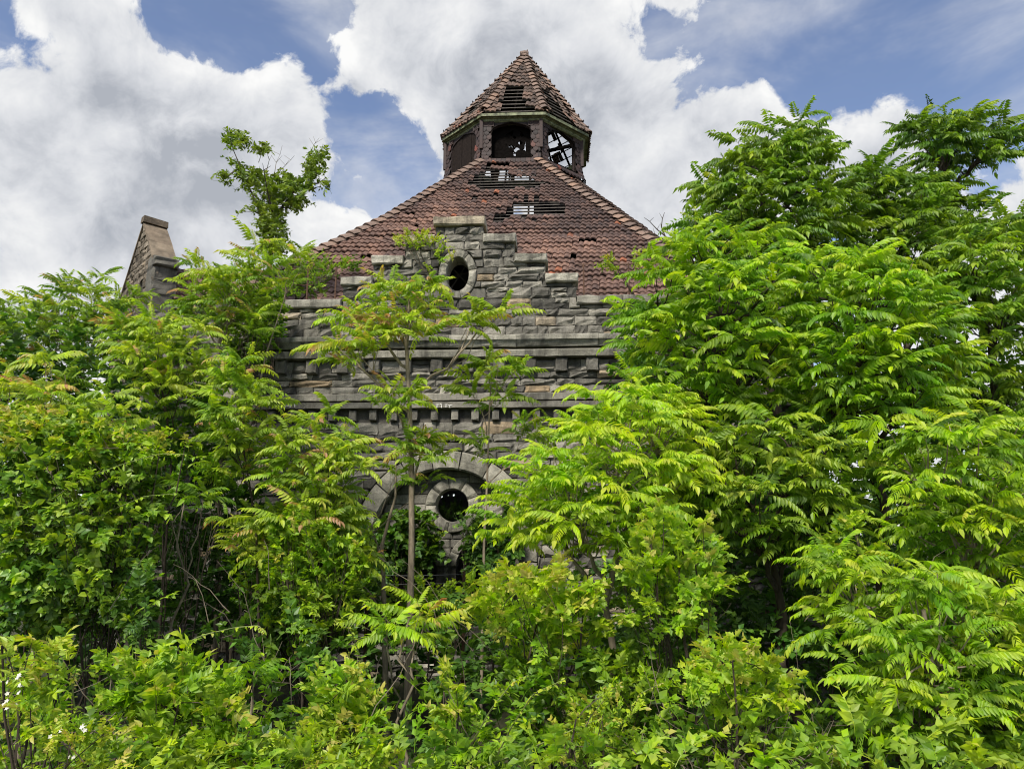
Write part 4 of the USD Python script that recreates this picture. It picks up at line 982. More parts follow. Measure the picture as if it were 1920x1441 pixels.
def scatter(poly, spacing, r, inset=0):
    """jittered points inside a patch of the view"""
    x0, y0, x1, y1 = poly.bounds; out = []
    for y in np.arange(y0, y1, spacing * .87):
        for x in np.arange(x0 + (spacing / 2 if int((y - y0) / spacing / .87) % 2 else 0), x1, spacing):
            q = Point(x + r.normal(0, .28) * spacing, y + r.normal(0, .28) * spacing)
            if poly.contains(q): out.append((q.x, q.y))
    return out
def bez(p, q, lift, n=7, sag=0.0):
    t = np.linspace(0, 1, n)[:, None]; m = (p + q) / 2 + np.array([0, 0, lift])
    w = vr.normal(0, .02 * np.linalg.norm(q - p), (n, 3)); w[0] = w[-1] = 0
    return (1 - t) ** 2 * p + 2 * t * (1 - t) * m + t ** 2 * q + w
def crown_points(polys, D, bulge, spacing, layers):
    """(point, depth order) of shoot tips: the patch swells towards the viewer in its middle"""
    out = []
    P = shapely.unary_union([Polygon(p).buffer(0) for p in polys]); c = P.centroid
    x0, y0, x1, y1 = P.bounds
    for l in range(layers):
        inner = P.buffer(-4 - 7 * l)
        inner = inner if inner.area > .3 * P.area else P
        for x, y in scatter(inner, spacing * (1 + .12 * l), vr) or [tuple(P.representative_point().coords[0])]:
            rr = min(1, math.hypot((x - c.x) / ((x1 - x0) / 2 + 1), (y - c.y) / ((y1 - y0) / 2 + 1)))
            k = math.sqrt(max(0, 1 - rr ** 2))
            off = -bulge * k * (.9 if l == 0 else .9 - 1.5 * l / max(1, layers - 1)) + vr.normal(0, .18)
            out.append((at(x, y, D + off), l, x, y))
    return out
def pinnate_tree(label, base, polys, D, bulge=1.0, spacing=58, layers=3, L=(.38, .58), tone=.55, tone_sd=.14, young=.0, trunk=.06, n_fr=(6, 9), lean=None, bark='bark', name='tree_of_heaven', wide=False, group=None, trunk_line=None, forks=4, maxleaf=300, cat='tree', hang=False, lm='leaf'):
    bx, bD = base
    if trunk_line is not None:
        tl = np.array([at(x, y, d) for x, y, d in trunk_line]); root = tl[0].copy(); root[2] = ground_z(root[0], root[1]) - .05
        tl[0] = root
    else:
        a = at(bx, 1000, bD); root = np.array([a[0], a[1], ground_z(a[0], a[1]) - .05])
    tips = crown_points(polys, D, bulge, spacing * .86, layers)
    if not tips: return
    C = np.array([t[0] for t in tips]); mid = C.mean(0); top = C[:, 2].max()
    if trunk_line is None:
        top_p = np.array([mid[0] * .8 + root[0] * .2, mid[1] + .1, mid[2] * .55 + top * .45]); tl = bez(root, top_p, 0, 8)
    t = thing(name, label, cat, root, group)
    v, f = tube(tl, np.interp(np.linspace(0, 1, len(tl)), [0, .25, .55, .8, 1], np.array([1, .72, .55, .42, .28]) * trunk) * vr.uniform(.92, 1.08, len(tl)), 8); put(t, 'trunk', v, f, M[bark], smooth=True)
    # boughs: one for each group of tips
    k = min(len(tips), max(2, min(forks, len(tips) // 3))); cent = C[vr.choice(len(C), k, replace=False)]
    for _ in range(6):
        own = np.argmin(((C[:, None] - cent[None]) ** 2).sum(-1), 1)
        cent = np.array([C[own == q].mean(0) if (own == q).any() else cent[q] for q in range(k)])
    s_tl = np.linspace(0, 1, len(tl))
    def on_trunk(z, h):
        z = min(max(z, tl[0][2] + .25 * (tl[-1][2] - tl[0][2])), tl[-1][2] - .02)
        return np.array([np.interp(z, tl[:, 2], tl[:, q]) for q in range(3)]) if np.all(np.diff(tl[:, 2]) > 0) else tl[np.argmin(abs(tl[:, 2] - z))]
    bags = []
    for q in range(k):
        hd = np.linalg.norm(cent[q][:2] - tl[-1][:2]); st = on_trunk(cent[q][2] - .5 - .6 * hd, 0)
        end = cent[q] + [0, 0, -.15]
        bt = bez(st, end, -.1 * hd, 7); b = Bag(); b.add(*tube(bt, np.linspace(trunk * .42, trunk * .18, 7), 5))
        for p in C[own == q]:
            j = vr.integers(3, 7); w = bez(bt[j], p, -.08 + .10 * vr.random(), 5); b.add(*tube(w, np.linspace(trunk * .16, .005, 5), 3, cap=False))
        b.put(t, 'branch', M[bark])
    fr = []
    tw = sorted(range(len(tips)), key=lambda q: tips[q][1])
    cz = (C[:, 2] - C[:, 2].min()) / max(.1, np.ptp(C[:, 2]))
    for q in tw:
        p, lay, px, py = tips[q]
        n = int(vr.integers(*n_fr)); a0 = vr.uniform(0, 6.28)
        out = p - mid; out[2] = 0; out = out / max(np.linalg.norm(out), .3)
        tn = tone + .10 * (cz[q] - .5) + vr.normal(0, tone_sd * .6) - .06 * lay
        for m in range(n):
            a = a0 + m * 6.28 / n + vr.normal(0, .2); el = (vr.uniform(-.25, .65) if m else .8) if hang else (vr.uniform(-.15, .85) if m else 1.15)
            d = np.array([math.cos(a) * math.cos(el), math.sin(a) * math.cos(el), math.sin(el)]) + out * .35 + np.array([0, -.12, 0])
            Ln = vr.uniform(*L) * (.55 + .6 * vr.random() if vr.random() < .3 else 1) * (.72 if el > .7 else 1) * (.9 if lay else 1)
            yt = tn + vr.normal(0, tone_sd * .8)
            if el > .3 and vr.random() < young * (1 if hang else .55): yt = vr.uniform(.80, .89) if hang else vr.uniform(.82, .97)
            fr.append((place_frond((lambda bk: bk[int(vr.integers(len(bk)))])(FR_LOW if lay >= 2 else FR_FAR if hang and D > 11.4 else (FR_HANG if lay == 0 and D < 11 else FR_HANG1) if hang and vr.random() < .75 else FR_N if lay == 0 and D < 13 else FR_), p + vr.normal(0, .03, 3), d, Ln, yt, .90 if hang else 1.0), np.linalg.norm(p - CAM) + lay))
    fr.sort(key=lambda q: q[1]); rest = Bag()
    for q, ((v, f, tt), _) in enumerate(fr):
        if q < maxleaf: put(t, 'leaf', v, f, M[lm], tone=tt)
        else: rest.add(v, f, tt)
    rest.put(t, 'foliage', M[lm], kind='stuff')
    return t
def spray(kind, n, length, size, r, droop=.5, up=.35):
    """a twig one unit long along +x with alternate leaves"""
    m = 6; s = np.linspace(0, 1, m); ang = up * .4 - droop * s; d = np.column_stack([np.cos(ang), np.cumsum(r.normal(0, .12, m)), np.sin(ang)])
    p = np.vstack([[0, 0, 0], np.cumsum(d[:-1] / (m - 1), axis=0)])
    u = np.sort(r.uniform(.12, 1.0, n)); P = np.column_stack([np.interp(u, s, p[:, k]) for k in range(3)]); td = np.column_stack([np.interp(u, s, d[:, k]) for k in range(3)])
    sd_ = np.where(np.arange(n) % 2, 1, -1)
    X = td * r.uniform(.3, .9, n)[:, None] + np.column_stack([r.normal(0, .25, n), sd_ * r.uniform(.5, 1.1, n), r.normal(.1, .4, n)])
    Z = np.column_stack([r.normal(0, .4, n), r.normal(0, .4, n) - .15 * sd_, np.ones(n)])
    v, f, t = leaves_mesh(kind, P, X, Z, size * r.uniform(.6, 1.15, n) * (1 - .35 * u), (u - .5) * .22 + r.normal(0, .07, n))
    tv, tf = tube(p, np.linspace(.010, .004, m), 3, cap=False)
    return np.vstack([v, tv]), np.vstack([f, tf + len(v)]), np.concatenate([t, np.full(len(tv), .1)])
SPR = {'ovate': [spray('ovate', int(vr.integers(14, 21)), 1, .32, vr, vr.uniform(.2, .9)) for _ in range(30)],
       'lobed': [spray('lobed', int(vr.integers(12, 18)), 1, .38, vr, vr.uniform(.2, .9)) for _ in range(30)],
       'heart': [spray('heart', int(vr.integers(9, 14)), 1, .40, vr, vr.uniform(.6, 1.3)) for _ in range(30)],
       'small': [spray('ovate', int(vr.integers(18, 27)), 1, .21, vr, vr.uniform(.1, .7)) for _ in range(30)],
       'far': [spray('far', int(vr.integers(14, 20)), 1, .36, vr, vr.uniform(.2, .9)) for _ in range(30)],
       'long': [spray('lance', int(vr.integers(12, 18)), 1, .40, vr, vr.uniform(.3, 1.0)) for _ in range(30)]}
def shrub(label, polys, D, kind='ovate', bulge=.6, spacing=34, layers=4, L=(.22, .36), tone=.6, tone_sd=.12, m='leaf_shrub', name='shrub', stems=4, upright=.5, cat='shrub', maxtwig=110, stem=.018, ground=True, group=None, young=.06, bark='bark_dark', leggy=None):
    tips = crown_points(polys, D, bulge, spacing * .80, layers)
    L = (L[0] * 1.1, L[1] * 1.1)
    if not tips: return
    C = np.array([q[0] for q in tips]); mid = C.mean(0)
    root = np.array([mid[0], D + .1, ground_z(mid[0], D) - .03]) if ground is True else np.array([mid[0], C[:, 1].max(), C[:, 2].min() - .1]) if ground is False else np.asarray(ground, float)
    t = thing(name, label, cat, root, group)
    cent = C[vr.choice(len(C), min(stems, len(C)), replace=False)]
    for q in range(len(cent)):
        bt = bez(root + [vr.normal(0, .08), vr.normal(0, .05), 0], cent[q], vr.uniform(0, .25), 7); b = Bag(); b.add(*tube(bt, np.linspace(stem, stem * .35, 7), 5))
        own = np.argmin(((C[:, None] - cent[None]) ** 2).sum(-1), 1) == q
        for p in C[own][::2]: b.add(*tube(bez(bt[vr.integers(3, 7)], p, .05, 4), np.linspace(stem * .3, .003, 4), 3, cap=False))
        b.put(t, 'stem', M[bark])
    tw = []
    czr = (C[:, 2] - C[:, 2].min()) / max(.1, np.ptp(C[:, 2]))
    for q, (p, lay, px, py) in enumerate(tips):
        out = p - mid; out /= max(np.linalg.norm(out), .2)
        for _ in range(2 if lay < 2 else 1):
            d = out * .6 + np.array([0, -.25, upright]) + vr.normal(0, .45, 3)
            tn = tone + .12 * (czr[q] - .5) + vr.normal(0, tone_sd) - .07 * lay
            if lay == 0 and vr.random() < young: tn = vr.uniform(.8, 1.0)
            bank = SPR[kind]; v, f, tt = bank[int(vr.integers(len(bank)))]; Ln = vr.uniform(*L)
            Rm = rot_to(d[None])[0]; a = vr.normal(0, .6); c, s = math.cos(a), math.sin(a); Rm = Rm @ np.array([[1, 0, 0], [0, c, -s], [0, s, c]])
            tw.append((p - Rm[:, 0] * Ln * .5 + (v * Ln) @ Rm.T, f, np.clip(tt + tn, 0, 1), np.linalg.norm(p - CAM) + lay * .7))
    tw.sort(key=lambda q: q[3]); rest = Bag()
    for q, (v, f, tt, _) in enumerate(tw):
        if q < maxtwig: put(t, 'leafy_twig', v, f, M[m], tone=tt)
        else: rest.add(v, f, tt)
    rest.put(t, 'foliage', M[m], kind='stuff')
    return t

# ---- right: big trees of heaven
pinnate_tree('tall round-headed tree whose dark dome is the highest point right of the roof', (1450, 12.6), [[(1290, 430), (1300, 345), (1350, 275), (1420, 238), (1500, 218), (1560, 250), (1572, 330), (1600, 420), (1550, 520), (1400, 540), (1300, 510)]], 12.6, 1.2, 46, 4, (.42, .60), .42, .12, .02, .13, forks=6, bark='bark_dark', hang=True, lm='leaf_deep')
pinnate_tree('lower tree filling the dip between the dark dome and the wind-swept top', (1680, 13.6), [[(1575, 340), (1622, 282), (1690, 300), (1760, 335), (1800, 420), (1780, 520), (1650, 560), (1570, 480)]], 13.6, 1.0, 46, 4, (.44, .62), .42, .12, .02, .12, forks=5, bark='bark_dark', hang=True, lm='leaf_deep')
pinnate_tree('wind-swept treetop reaching out to the right above all others at far right', (1770, 14.6), [[(1704, 240), (1740, 205), (1815, 197), (1838, 240), (1800, 275), (1790, 330), (1722, 312)], [(1830, 250), (1870, 225), (1905, 232), (1915, 262), (1900, 300), (1850, 325), (1800, 320)], [(1740, 320), (1800, 330), (1830, 370), (1790, 420), (1740, 400)]], 14.6, .7, 36, 4, (.44, .62), .34, .12, .02, .13, forks=5, bark='bark_dark', hang=True, lm='leaf_deep')
pinnate_tree('airy tree at the right edge with bright sky showing through its leaves', (1850, 12.0), [[(1770, 430), (1850, 380), (1930, 385), (1965, 600), (1940, 690), (1830, 640), (1760, 600)], [(1770, 650), (1960, 690), (1965, 800), (1900, 790), (1780, 720)], [(1780, 740), (1860, 780), (1960, 800), (1960, 860), (1780, 840)]], 12.0, 1.0, 54, 4, (.45, .62), .52, .12, .03, .11, forks=5, bark='bark_dark', hang=True, lm='leaf_deep')
bt = pinnate_tree('broad light green tree overlapping the right hip of the red roof', (1330, 10.2), [[(1158, 580), (1205, 528), (1262, 450), (1290, 400), (1380, 420), (1480, 450), (1520, 560), (1500, 720), (1380, 800), (1240, 760), (1185, 680)]], 10.2, 1.3, 58, 4, (.42, .58), .58, .13, .05, .11, forks=7, bark='bark_dark', hang=True)
for tw in ([(1250, 445), (1232, 430), (1218, 415), (1208, 408)], [(1250, 450), (1240, 425), (1242, 410), (1246, 398)], [(1255, 455), (1228, 440), (1212, 438)]):
    p = np.array([at(x, y, 10.3) for x, y in tw]); b = Bag(); b.add(*tube(p, np.linspace(.010, .003, len(p)), 4))
    for k in (1, 2): b.add(*tube([p[k], p[k] + np.array([vr.normal(0, .06), 0, vr.uniform(.05, .12)])], [.005, .002], 3))
    b.put(bt, 'bare_twig', M['bark_dark'])
pinnate_tree('large mid green tree with a dark forked bough in front of the right-hand crowns', (1640, 9.6), [[(1480, 470), (1600, 445), (1720, 480), (1800, 600), (1790, 780), (1640, 830), (1500, 780)]], 9.6, 1.2, 60, 4, (.40, .56), .56, .12, .05, .11, forks=6, bark='bark_dark', hang=True)
pinnate_tree('brightest yellow-green sapling leaning across the right end of the arch', (1130, 8.6), [[(925, 1000), (985, 850), (1060, 755), (1165, 690), (1285, 740), (1325, 860), (1280, 990), (1140, 1050), (1000, 1050)]], 8.6, 1.0, 58, 4, (.36, .50), .76, .10, .10, .07, forks=6, hang=True)
pinnate_tree('shaded green tree low in the middle of the right-hand thicket', (1460, 9.0), [[(1290, 800), (1420, 760), (1580, 780), (1650, 900), (1570, 1030), (1400, 1050), (1290, 980)]], 9.0, .9, 60, 4, (.38, .52), .54, .13, .04, .09, forks=5, bark='bark_dark', hang=True, lm='leaf_deep')
pinnate_tree('tree with long drooping fronds and a bare grey bough at the right edge', (1800, 8.2), [[(1640, 790), (1780, 770), (1960, 780), (1970, 1100), (1800, 1120), (1670, 1000)]], 8.2, .9, 70, 4, (.36, .52), .60, .13, .05, .10, forks=5, hang=True)
pinnate_tree('young tree of yellow-tipped hanging fronds in the bottom right corner', (1720, 7.0), [[(1500, 1040), (1640, 1010), (1820, 1090), (1960, 1110), (1960, 1470), (1720, 1470), (1580, 1330)]], 7.0, .8, 76, 4, (.31, .45), .62, .13, .05, .07, forks=5, hang=True)
# ---- left and centre: saplings with bronze tips
pinnate_tree('row of leafy saplings at the far left under the grey gable', (120, 15.0), [[(-20, 575), (60, 535), (140, 520), (200, 510), (225, 530), (262, 550), (265, 610), (250, 690), (-20, 720)]], 15.0, .8, 41, 3, (.45, .62), .46, .12, .14, .06, forks=6, lm='leaf_warm')
pinnate_tree('bronze-tipped sapling standing in front of the grey gable corner', (415, 14.0), [[(338, 490), (355, 475), (420, 480), (470, 440), (520, 450), (510, 560), (480, 640), (400, 650), (345, 600)]], 14.0, .8, 41, 3, (.45, .62), .52, .13, .22, .055, forks=5, trunk_line=[(418, 1100, 14.0), (415, 900, 14.0), (412, 760, 14.0), (410, 640, 13.9), (422, 560, 13.9)], lm='leaf_warm')
pinnate_tree('sapling with upright tips just left of the red roof corner', (545, 15.0), [[(520, 460), (560, 470), (600, 470), (606, 500), (560, 530), (520, 560)]], 15.0, .5, 46, 3, (.42, .56), .56, .12, .12, .03, forks=3, trunk_line=[(440, 1100, 15.0), (468, 800, 15.0), (500, 660, 15.0), (540, 540, 15.0)], lm='leaf_warm')
pinnate_tree('sapling on dark thin stems in the middle of the left thicket', (330, 11.6), [[(205, 610), (290, 585), (390, 600), (400, 700), (340, 800), (250, 760)]], 11.6, .7, 46, 3, (.40, .56), .58, .13, .2, .03, forks=5, bark='bark_dark', trunk_line=[(300, 1230, 11.6), (322, 860, 11.6), (310, 760, 11.6), (292, 680, 11.6)], lm='leaf_warm')
pinnate_tree('bronze-tipped sapling against the left end of the stone frieze', (450, 11.0), [[(400, 700), (450, 670), (515, 705), (500, 790), (480, 900), (400, 890), (380, 800)]], 11.0, .6, 48, 3, (.38, .54), .57, .13, .25, .026, forks=4, bark='bark_dark', trunk_line=[(505, 1250, 11.0), (480, 980, 11.0), (458, 850, 11.0), (455, 760, 11.0)], lm='leaf_warm')
pinnate_tree('pale yellow-green saplings along the left edge above the dark vine', (90, 9.8), [[(-20, 720), (90, 660), (200, 720), (250, 800), (190, 850), (-20, 800)]], 9.8, .7, 54, 3, (.36, .5), .66, .12, .18, .05, forks=5, lm='leaf_warm')
pinnate_tree('leafy sapling in front of the wall left of the arch', (590, 11.0), [[(495, 810), (545, 775), (620, 770), (675, 810), (680, 880), (660, 980), (560, 960), (500, 880)], [(420, 960), (520, 930), (580, 990), (540, 1060), (430, 1050)], [(570, 960), (680, 980), (700, 1060), (600, 1080)]], 11.0, .7, 48, 3, (.38, .54), .60, .13, .15, .026, forks=6, trunk_line=[(600, 1250, 11.0), (596, 1050, 11.0), (600, 940, 11.0), (590, 850, 11.0)], bark='bark_dark', lm='leaf_warm')
pinnate_tree('slender pale-stemmed sapling standing tall in front of the stepped gable', (768, 12.0), [[(595, 690), (632, 625), (660, 565), (720, 522), (790, 515), (838, 535), (845, 570), (810, 630), (730, 670), (640, 705)], [(850, 590), (955, 580), (950, 620), (870, 645)], [(770, 650), (850, 640), (800, 690)], [(690, 720), (790, 720), (790, 790), (700, 800)], [(745, 810), (800, 805), (850, 850), (800, 890), (750, 870)]], 12.0, .5, 46, 3, (.42, .62), .68, .13, .2, .072, n_fr=(5, 8), forks=7,
             trunk_line=[(763, 1375, 12.0), (768, 1200, 12.0), (772, 1000, 12.0), (771, 860, 12.0), (767, 740, 12.0), (762, 640, 11.95), (768, 560, 11.9)], lm='leaf_warm')
pinnate_tree('second slim sapling with drooping dark fronds right of the pale stem', (908, 12.8), [[(865, 720), (900, 665), (955, 650), (1005, 680), (980, 730), (940, 790), (890, 780)], [(960, 800), (1040, 760), (1060, 800), (1000, 850), (950, 850)], [(890, 800), (935, 810), (930, 880), (895, 880)]], 12.8, .4, 52, 2, (.42, .62), .56, .13, .2, .03, n_fr=(5, 8), forks=4,
             trunk_line=[(903, 1120, 12.8), (908, 1000, 12.8), (912, 940, 12.8), (915, 850, 12.8), (918, 760, 12.8), (922, 700, 12.8)], lm='leaf_warm')
pinnate_tree('crooked many-stemmed sapling at the left foot of the arch', (725, 12.4), [[(690, 880), (730, 850), (760, 885), (735, 910)], [(780, 880), (850, 865), (870, 905), (800, 915)], [(600, 960), (690, 950), (700, 1040), (620, 1050)]], 12.4, .4, 56, 2, (.34, .48), .56, .12, .1, .05, forks=4,
             trunk_line=[(732, 1190, 12.4), (719, 1095, 12.4), (716, 1023, 12.4), (730, 970, 12.4), (742, 930, 12.4), (742, 850, 12.4)], lm='leaf_warm')
pinnate_tree('bright young sapling in the bottom centre below the bare trunk', (760, 8.0), [[(690, 1150), (760, 1120), (840, 1170), (850, 1205), (770, 1195), (680, 1215)], [(650, 1240), (700, 1235), (690, 1290), (640, 1300)]], 8.0, .5, 78, 3, (.34, .48), .72, .10, .12, .03, forks=4)
pinnate_tree('weeping frond clump hanging over the dark hollow at lower left', (470, 6.6), [[(430, 1240), (500, 1235), (525, 1290), (450, 1310)]], 6.6, .3, 90, 2, (.30, .42), .52, .10, .05, .02, forks=2, wide=False)
pinnate_tree('small fern-leaved sapling above the dark hollow at lower left', (330, 9.6), [[(280, 920), (350, 890), (400, 930), (380, 980), (300, 970)]], 9.6, .3, 74, 2, (.40, .52), .60, .1, .15, .03, forks=2)

# ---- the dark forked tree behind the saplings at left
def simple_tree(label, name, tl, limbs, clusters, D, tone, kind='ovate', spacing=24, L=(.30, .45), bare=()):
    tl = np.array([at(x, y, d) for x, y, d in tl]); t = thing(name, label, 'tree', tl[0])
    put(t, 'trunk', *tube(tl, np.linspace(.09, .06, len(tl)), 8), M['bark_dark'], smooth=True)
    for lm in limbs:
        p = np.array([at(x, y, D) for x, y in lm]); p[:, 1] += np.linspace(0, vr.normal(0, .4), len(p))
        put(t, 'branch', *tube(p, np.linspace(.035, .004, len(p)), 5), M['bark_dark'])
    for tw in bare:
        b = Bag(); p = np.array([at(x, y, D) for x, y in tw]); b.add(*tube(p, np.linspace(.012, .004, len(p)), 3))
        for k in range(1, len(p)):
            for s in (-1, 1): q = p[k] + np.array([s * vr.uniform(.05, .2), vr.normal(0, .1), vr.uniform(.1, .25)]); b.add(*tube([p[k], q], [.006, .003], 3))
        b.put(t, 'bare_twig', M['dead_twig'])
    tw = []; lp = np.vstack([[at(x, y, D) for x, y in lm] for lm in limbs]); tb = Bag()
    for poly in clusters:
        for p, lay, px, py in crown_points([poly], D, .30, spacing, 3):
            if lay == 0 and vr.random() < .4: tb.add(*tube(bez(lp[np.argmin(np.linalg.norm(lp - p, axis=1))], p, .03, 4), np.linspace(.012, .004, 4), 3, cap=False))
            for _ in range(2 if lay == 0 else 1):
                d = vr.normal(0, 1, 3) + [0, -.1, .25]; v, f, tt = SPR[kind][int(vr.integers(30))]; Ln = vr.uniform(*L); Rm = rot_to(d[None])[0]
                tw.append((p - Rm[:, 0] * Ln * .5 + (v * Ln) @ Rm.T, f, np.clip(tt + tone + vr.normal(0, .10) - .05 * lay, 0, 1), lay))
    tb.put(t, 'twigs', M['bark_dark'], kind='stuff')
    tw.sort(key=lambda q: q[3]); rest = Bag()
    for q, (v, f, tt, _) in enumerate(tw):
        if q < 280: put(t, 'leafy_twig', v, f, M['leaf_olive'], tone=tt)
        else: rest.add(v, f, tt)
    rest.put(t, 'foliage', M['leaf_olive'], kind='stuff')
simple_tree('dark green forked tree rising against the clouds left of the roof', 'forked_tree', [(500, 572, 18.5), (503, 520, 18.5), (508, 470, 18.5), (510, 440, 18.5)],
            [[(510, 450), (490, 400), (465, 340), (445, 290), (440, 260)], [(510, 440), (530, 390), (560, 350), (590, 310), (605, 285)], [(470, 345), (480, 320), (500, 300)], [(455, 310), (430, 330), (418, 335)], [(515, 420), (512, 370), (515, 335)], [(575, 345), (600, 350), (620, 345)]],
            [[(412, 258), (440, 243), (472, 258), (475, 275), (440, 278), (425, 275)], [(474, 275), (505, 265), (512, 292), (480, 292)], [(418, 292), (440, 300), (460, 320), (445, 325)], [(404, 325), (430, 315), (440, 335), (415, 348)], [(448, 310), (490, 325), (490, 370), (465, 365), (445, 345)],
             [(480, 330), (530, 322), (570, 335), (590, 350), (570, 380), (540, 395), (500, 380)], [(565, 330), (580, 285), (605, 278), (615, 288), (605, 320), (590, 345)], [(590, 340), (622, 342), (612, 355)], [(472, 365), (520, 380), (540, 410), (530, 440), (490, 440), (475, 400)], [(545, 375), (580, 378), (560, 395)], [(443, 390), (458, 390), (455, 402)], [(482, 430), (540, 425), (535, 480), (488, 480)]],
            18.5, .62, 'long', 10.5, (.32, .48), bare=[[(485, 305), (490, 290), (492, 275)], [(515, 325), (518, 305), (525, 290)], [(500, 320), (505, 300), (500, 285)], [(590, 280), (588, 272), (592, 268)], [(520, 325), (535, 310), (545, 300)]])

# ---- plants growing on the building
gz = float(fz(600))
shrub('yellow-green bush sprouting from the left shoulder of the stepped gable', [[(735, 445), (770, 428), (830, 440), (832, 462), (770, 465), (735, 460)], [(812, 470), (838, 460), (842, 490), (820, 492)]], 16.75, 'small', .15, 13, 2, (.22, .32), 0.86, .08, name='wall_bush', stems=3, ground=at(800, 510, 16.9), stem=.014, upright=.5, bark='dead_twig')
shrub('small tuft of leaves beside the oval window', [[(790, 500), (812, 495), (815, 515), (790, 515)], [(835, 475), (862, 472), (860, 486), (838, 486)]], 16.7, 'small', .1, 12, 2, (.18, .28), 0.86, .08, name='wall_bush', stems=2, ground=at(818, 525, 16.92), stem=.01, bark='dead_twig')
shrub('thin yellowish bush in front of the right end of the red roof', [[(1115, 480), (1150, 470), (1165, 500), (1140, 520), (1118, 505)], [(1180, 460), (1215, 455), (1220, 520), (1190, 530)]], 17.4, 'small', .3, 18, 2, (.24, .36), 0.79, .1, name='roof_bush', stems=3, ground=at(1195, 562, 17.7), stem=.014)
shrub('dense small-leaved bush behind the left railing', [[(505, 505), (560, 490), (600, 478), (680, 485), (690, 500), (620, 520), (610, 556), (520, 560), (500, 540)]], 18.2, 'small', .4, 16, 4, (.24, .36), 0.51, .12, name='roof_bush', stems=4, ground=at(560, 562, 18.2), stem=.02)
shrub('dark leafy climber over the left end of the cornice', [[(430, 540), (500, 520), (545, 560), (530, 640), (500, 690), (440, 700), (410, 650)]], 16.3, 'ovate', .35, 26, 4, (.34, .5), 0.41, .12, name='wall_climber', stems=4, cat='climber', stem=.02)
shrub('small fern on the parapet stones left of the stepped gable', [[(588, 600), (600, 580), (612, 600), (606, 610), (590, 610)]], 16.8, 'long', .05, 12, 2, (.16, .24), 0.55, .08, name='wall_fern', stems=2, cat='fern', ground=at(600, 615, 16.92), stem=.006)
shrub('ivy covering the left half of the arch below the round window', [[(700, 985), (720, 950), (770, 945), (815, 950), (830, 1000), (825, 1060), (760, 1075), (705, 1070)]], 16.75, 'heart', .15, 20, 3, (.30, .42), 0.45, .12, 'leaf_vine', name='ivy', stems=4, upright=-.1, cat='ivy', stem=.015)
shrub('thin ivy hanging right of the round window', [[(860, 960), (890, 940), (905, 990), (880, 1020), (860, 1010)]], 16.75, 'small', .1, 18, 2, (.26, .36), 0.50, .12, 'leaf_vine', name='ivy', stems=3, upright=-.1, cat='ivy', stem=.012)

# ---- vines and shrubs
shrub('big dark heart-leaved vine thicket filling the left edge', [[(-20, 770), (150, 770), (290, 830), (320, 950), (280, 1060), (290, 1180), (120, 1190), (-20, 1190)]], 8.8, 'heart', .8, 31, 4, (.21, .31), 0.71, .17, 'leaf_vine', name='vine_thicket', stems=6, upright=.15, cat='vine', maxtwig=290, young=.10)
shrub('sunlit yellow-green vine trailing over the top of the left thicket', [[(-20, 770), (70, 760), (200, 790), (300, 800), (380, 840), (260, 870), (120, 850), (-20, 830)]], 8.6, 'ovate', .4, 34, 3, (.22, .32), 0.86, .12, name='trailing_vine', stems=4, cat='vine', maxtwig=200)
shrub('dark ivy-hung bushes on the wall left of the bare trunk', [[(490, 950), (600, 930), (700, 960), (715, 1060), (650, 1200), (540, 1230), (480, 1180), (450, 1060)]], 13.6, 'heart', .6, 26, 4, (.32, .46), 0.57, .13, 'leaf_vine', name='vine_thicket', stems=6, upright=-.1, cat='vine', maxtwig=290)
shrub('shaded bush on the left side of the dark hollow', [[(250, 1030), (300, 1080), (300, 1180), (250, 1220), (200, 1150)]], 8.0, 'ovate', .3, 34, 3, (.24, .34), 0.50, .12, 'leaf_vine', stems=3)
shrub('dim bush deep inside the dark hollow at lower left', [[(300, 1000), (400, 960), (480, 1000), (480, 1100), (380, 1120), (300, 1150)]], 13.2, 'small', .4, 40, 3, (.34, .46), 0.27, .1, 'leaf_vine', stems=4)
shrub('light green shrub with an arching tip in front of the dark hollow', [[(185, 1235), (260, 1200), (350, 1215), (420, 1250), (470, 1300), (430, 1390), (300, 1420), (210, 1350)]], 6.0, 'ovate', .5, 42, 4, (0.23, 0.34), 0.67, .12, stems=5, maxtwig=180)
shrub('flowering rose bush with white blossoms in the bottom left corner', [[(-20, 1200), (60, 1180), (140, 1200), (150, 1280), (110, 1400), (-20, 1400)]], 5.0, 'long', .4, 52, 4, (.16, .24), 0.83, .10, name='rose_bush', stems=5, maxtwig=160)
shrub('low pale rose shrub at the bottom edge beside the white blossoms', [[(60, 1360), (150, 1340), (240, 1370), (250, 1460), (40, 1460)]], 4.6, 'small', .3, 50, 4, (.16, .24), 0.77, .12, stems=4, maxtwig=160)
shrub('mid green shrub at the bottom edge below the arching tip', [[(240, 1400), (380, 1390), (480, 1420), (480, 1465), (240, 1465)]], 5.4, 'ovate', .3, 48, 4, (0.23, 0.32), 0.61, .12, stems=4, maxtwig=140)
shrub('yellow-tipped shrub left of the bare trunk at bottom centre', [[(590, 1270), (650, 1240), (715, 1280), (735, 1380), (700, 1420), (600, 1400), (560, 1330)]], 6.8, 'ovate', .5, 40, 4, (0.25, 0.36), 0.77, .12, stems=5, maxtwig=180, young=.12)
shrub('bright low shrub along the bottom edge left of centre', [[(340, 1430), (470, 1370), (620, 1380), (760, 1400), (760, 1465), (340, 1465)]], 5.6, 'small', .3, 46, 4, (0.23, 0.32), 0.77, .12, stems=5, maxtwig=200, young=.12)
shrub('tall stemmed bright shrub just right of the trunk foot', [[(812, 1250), (850, 1230), (880, 1320), (950, 1400), (960, 1465), (780, 1465), (798, 1390)]], 6.6, 'long', .4, 44, 4, (.20, .30), 0.73, .12, stems=5, maxtwig=180)
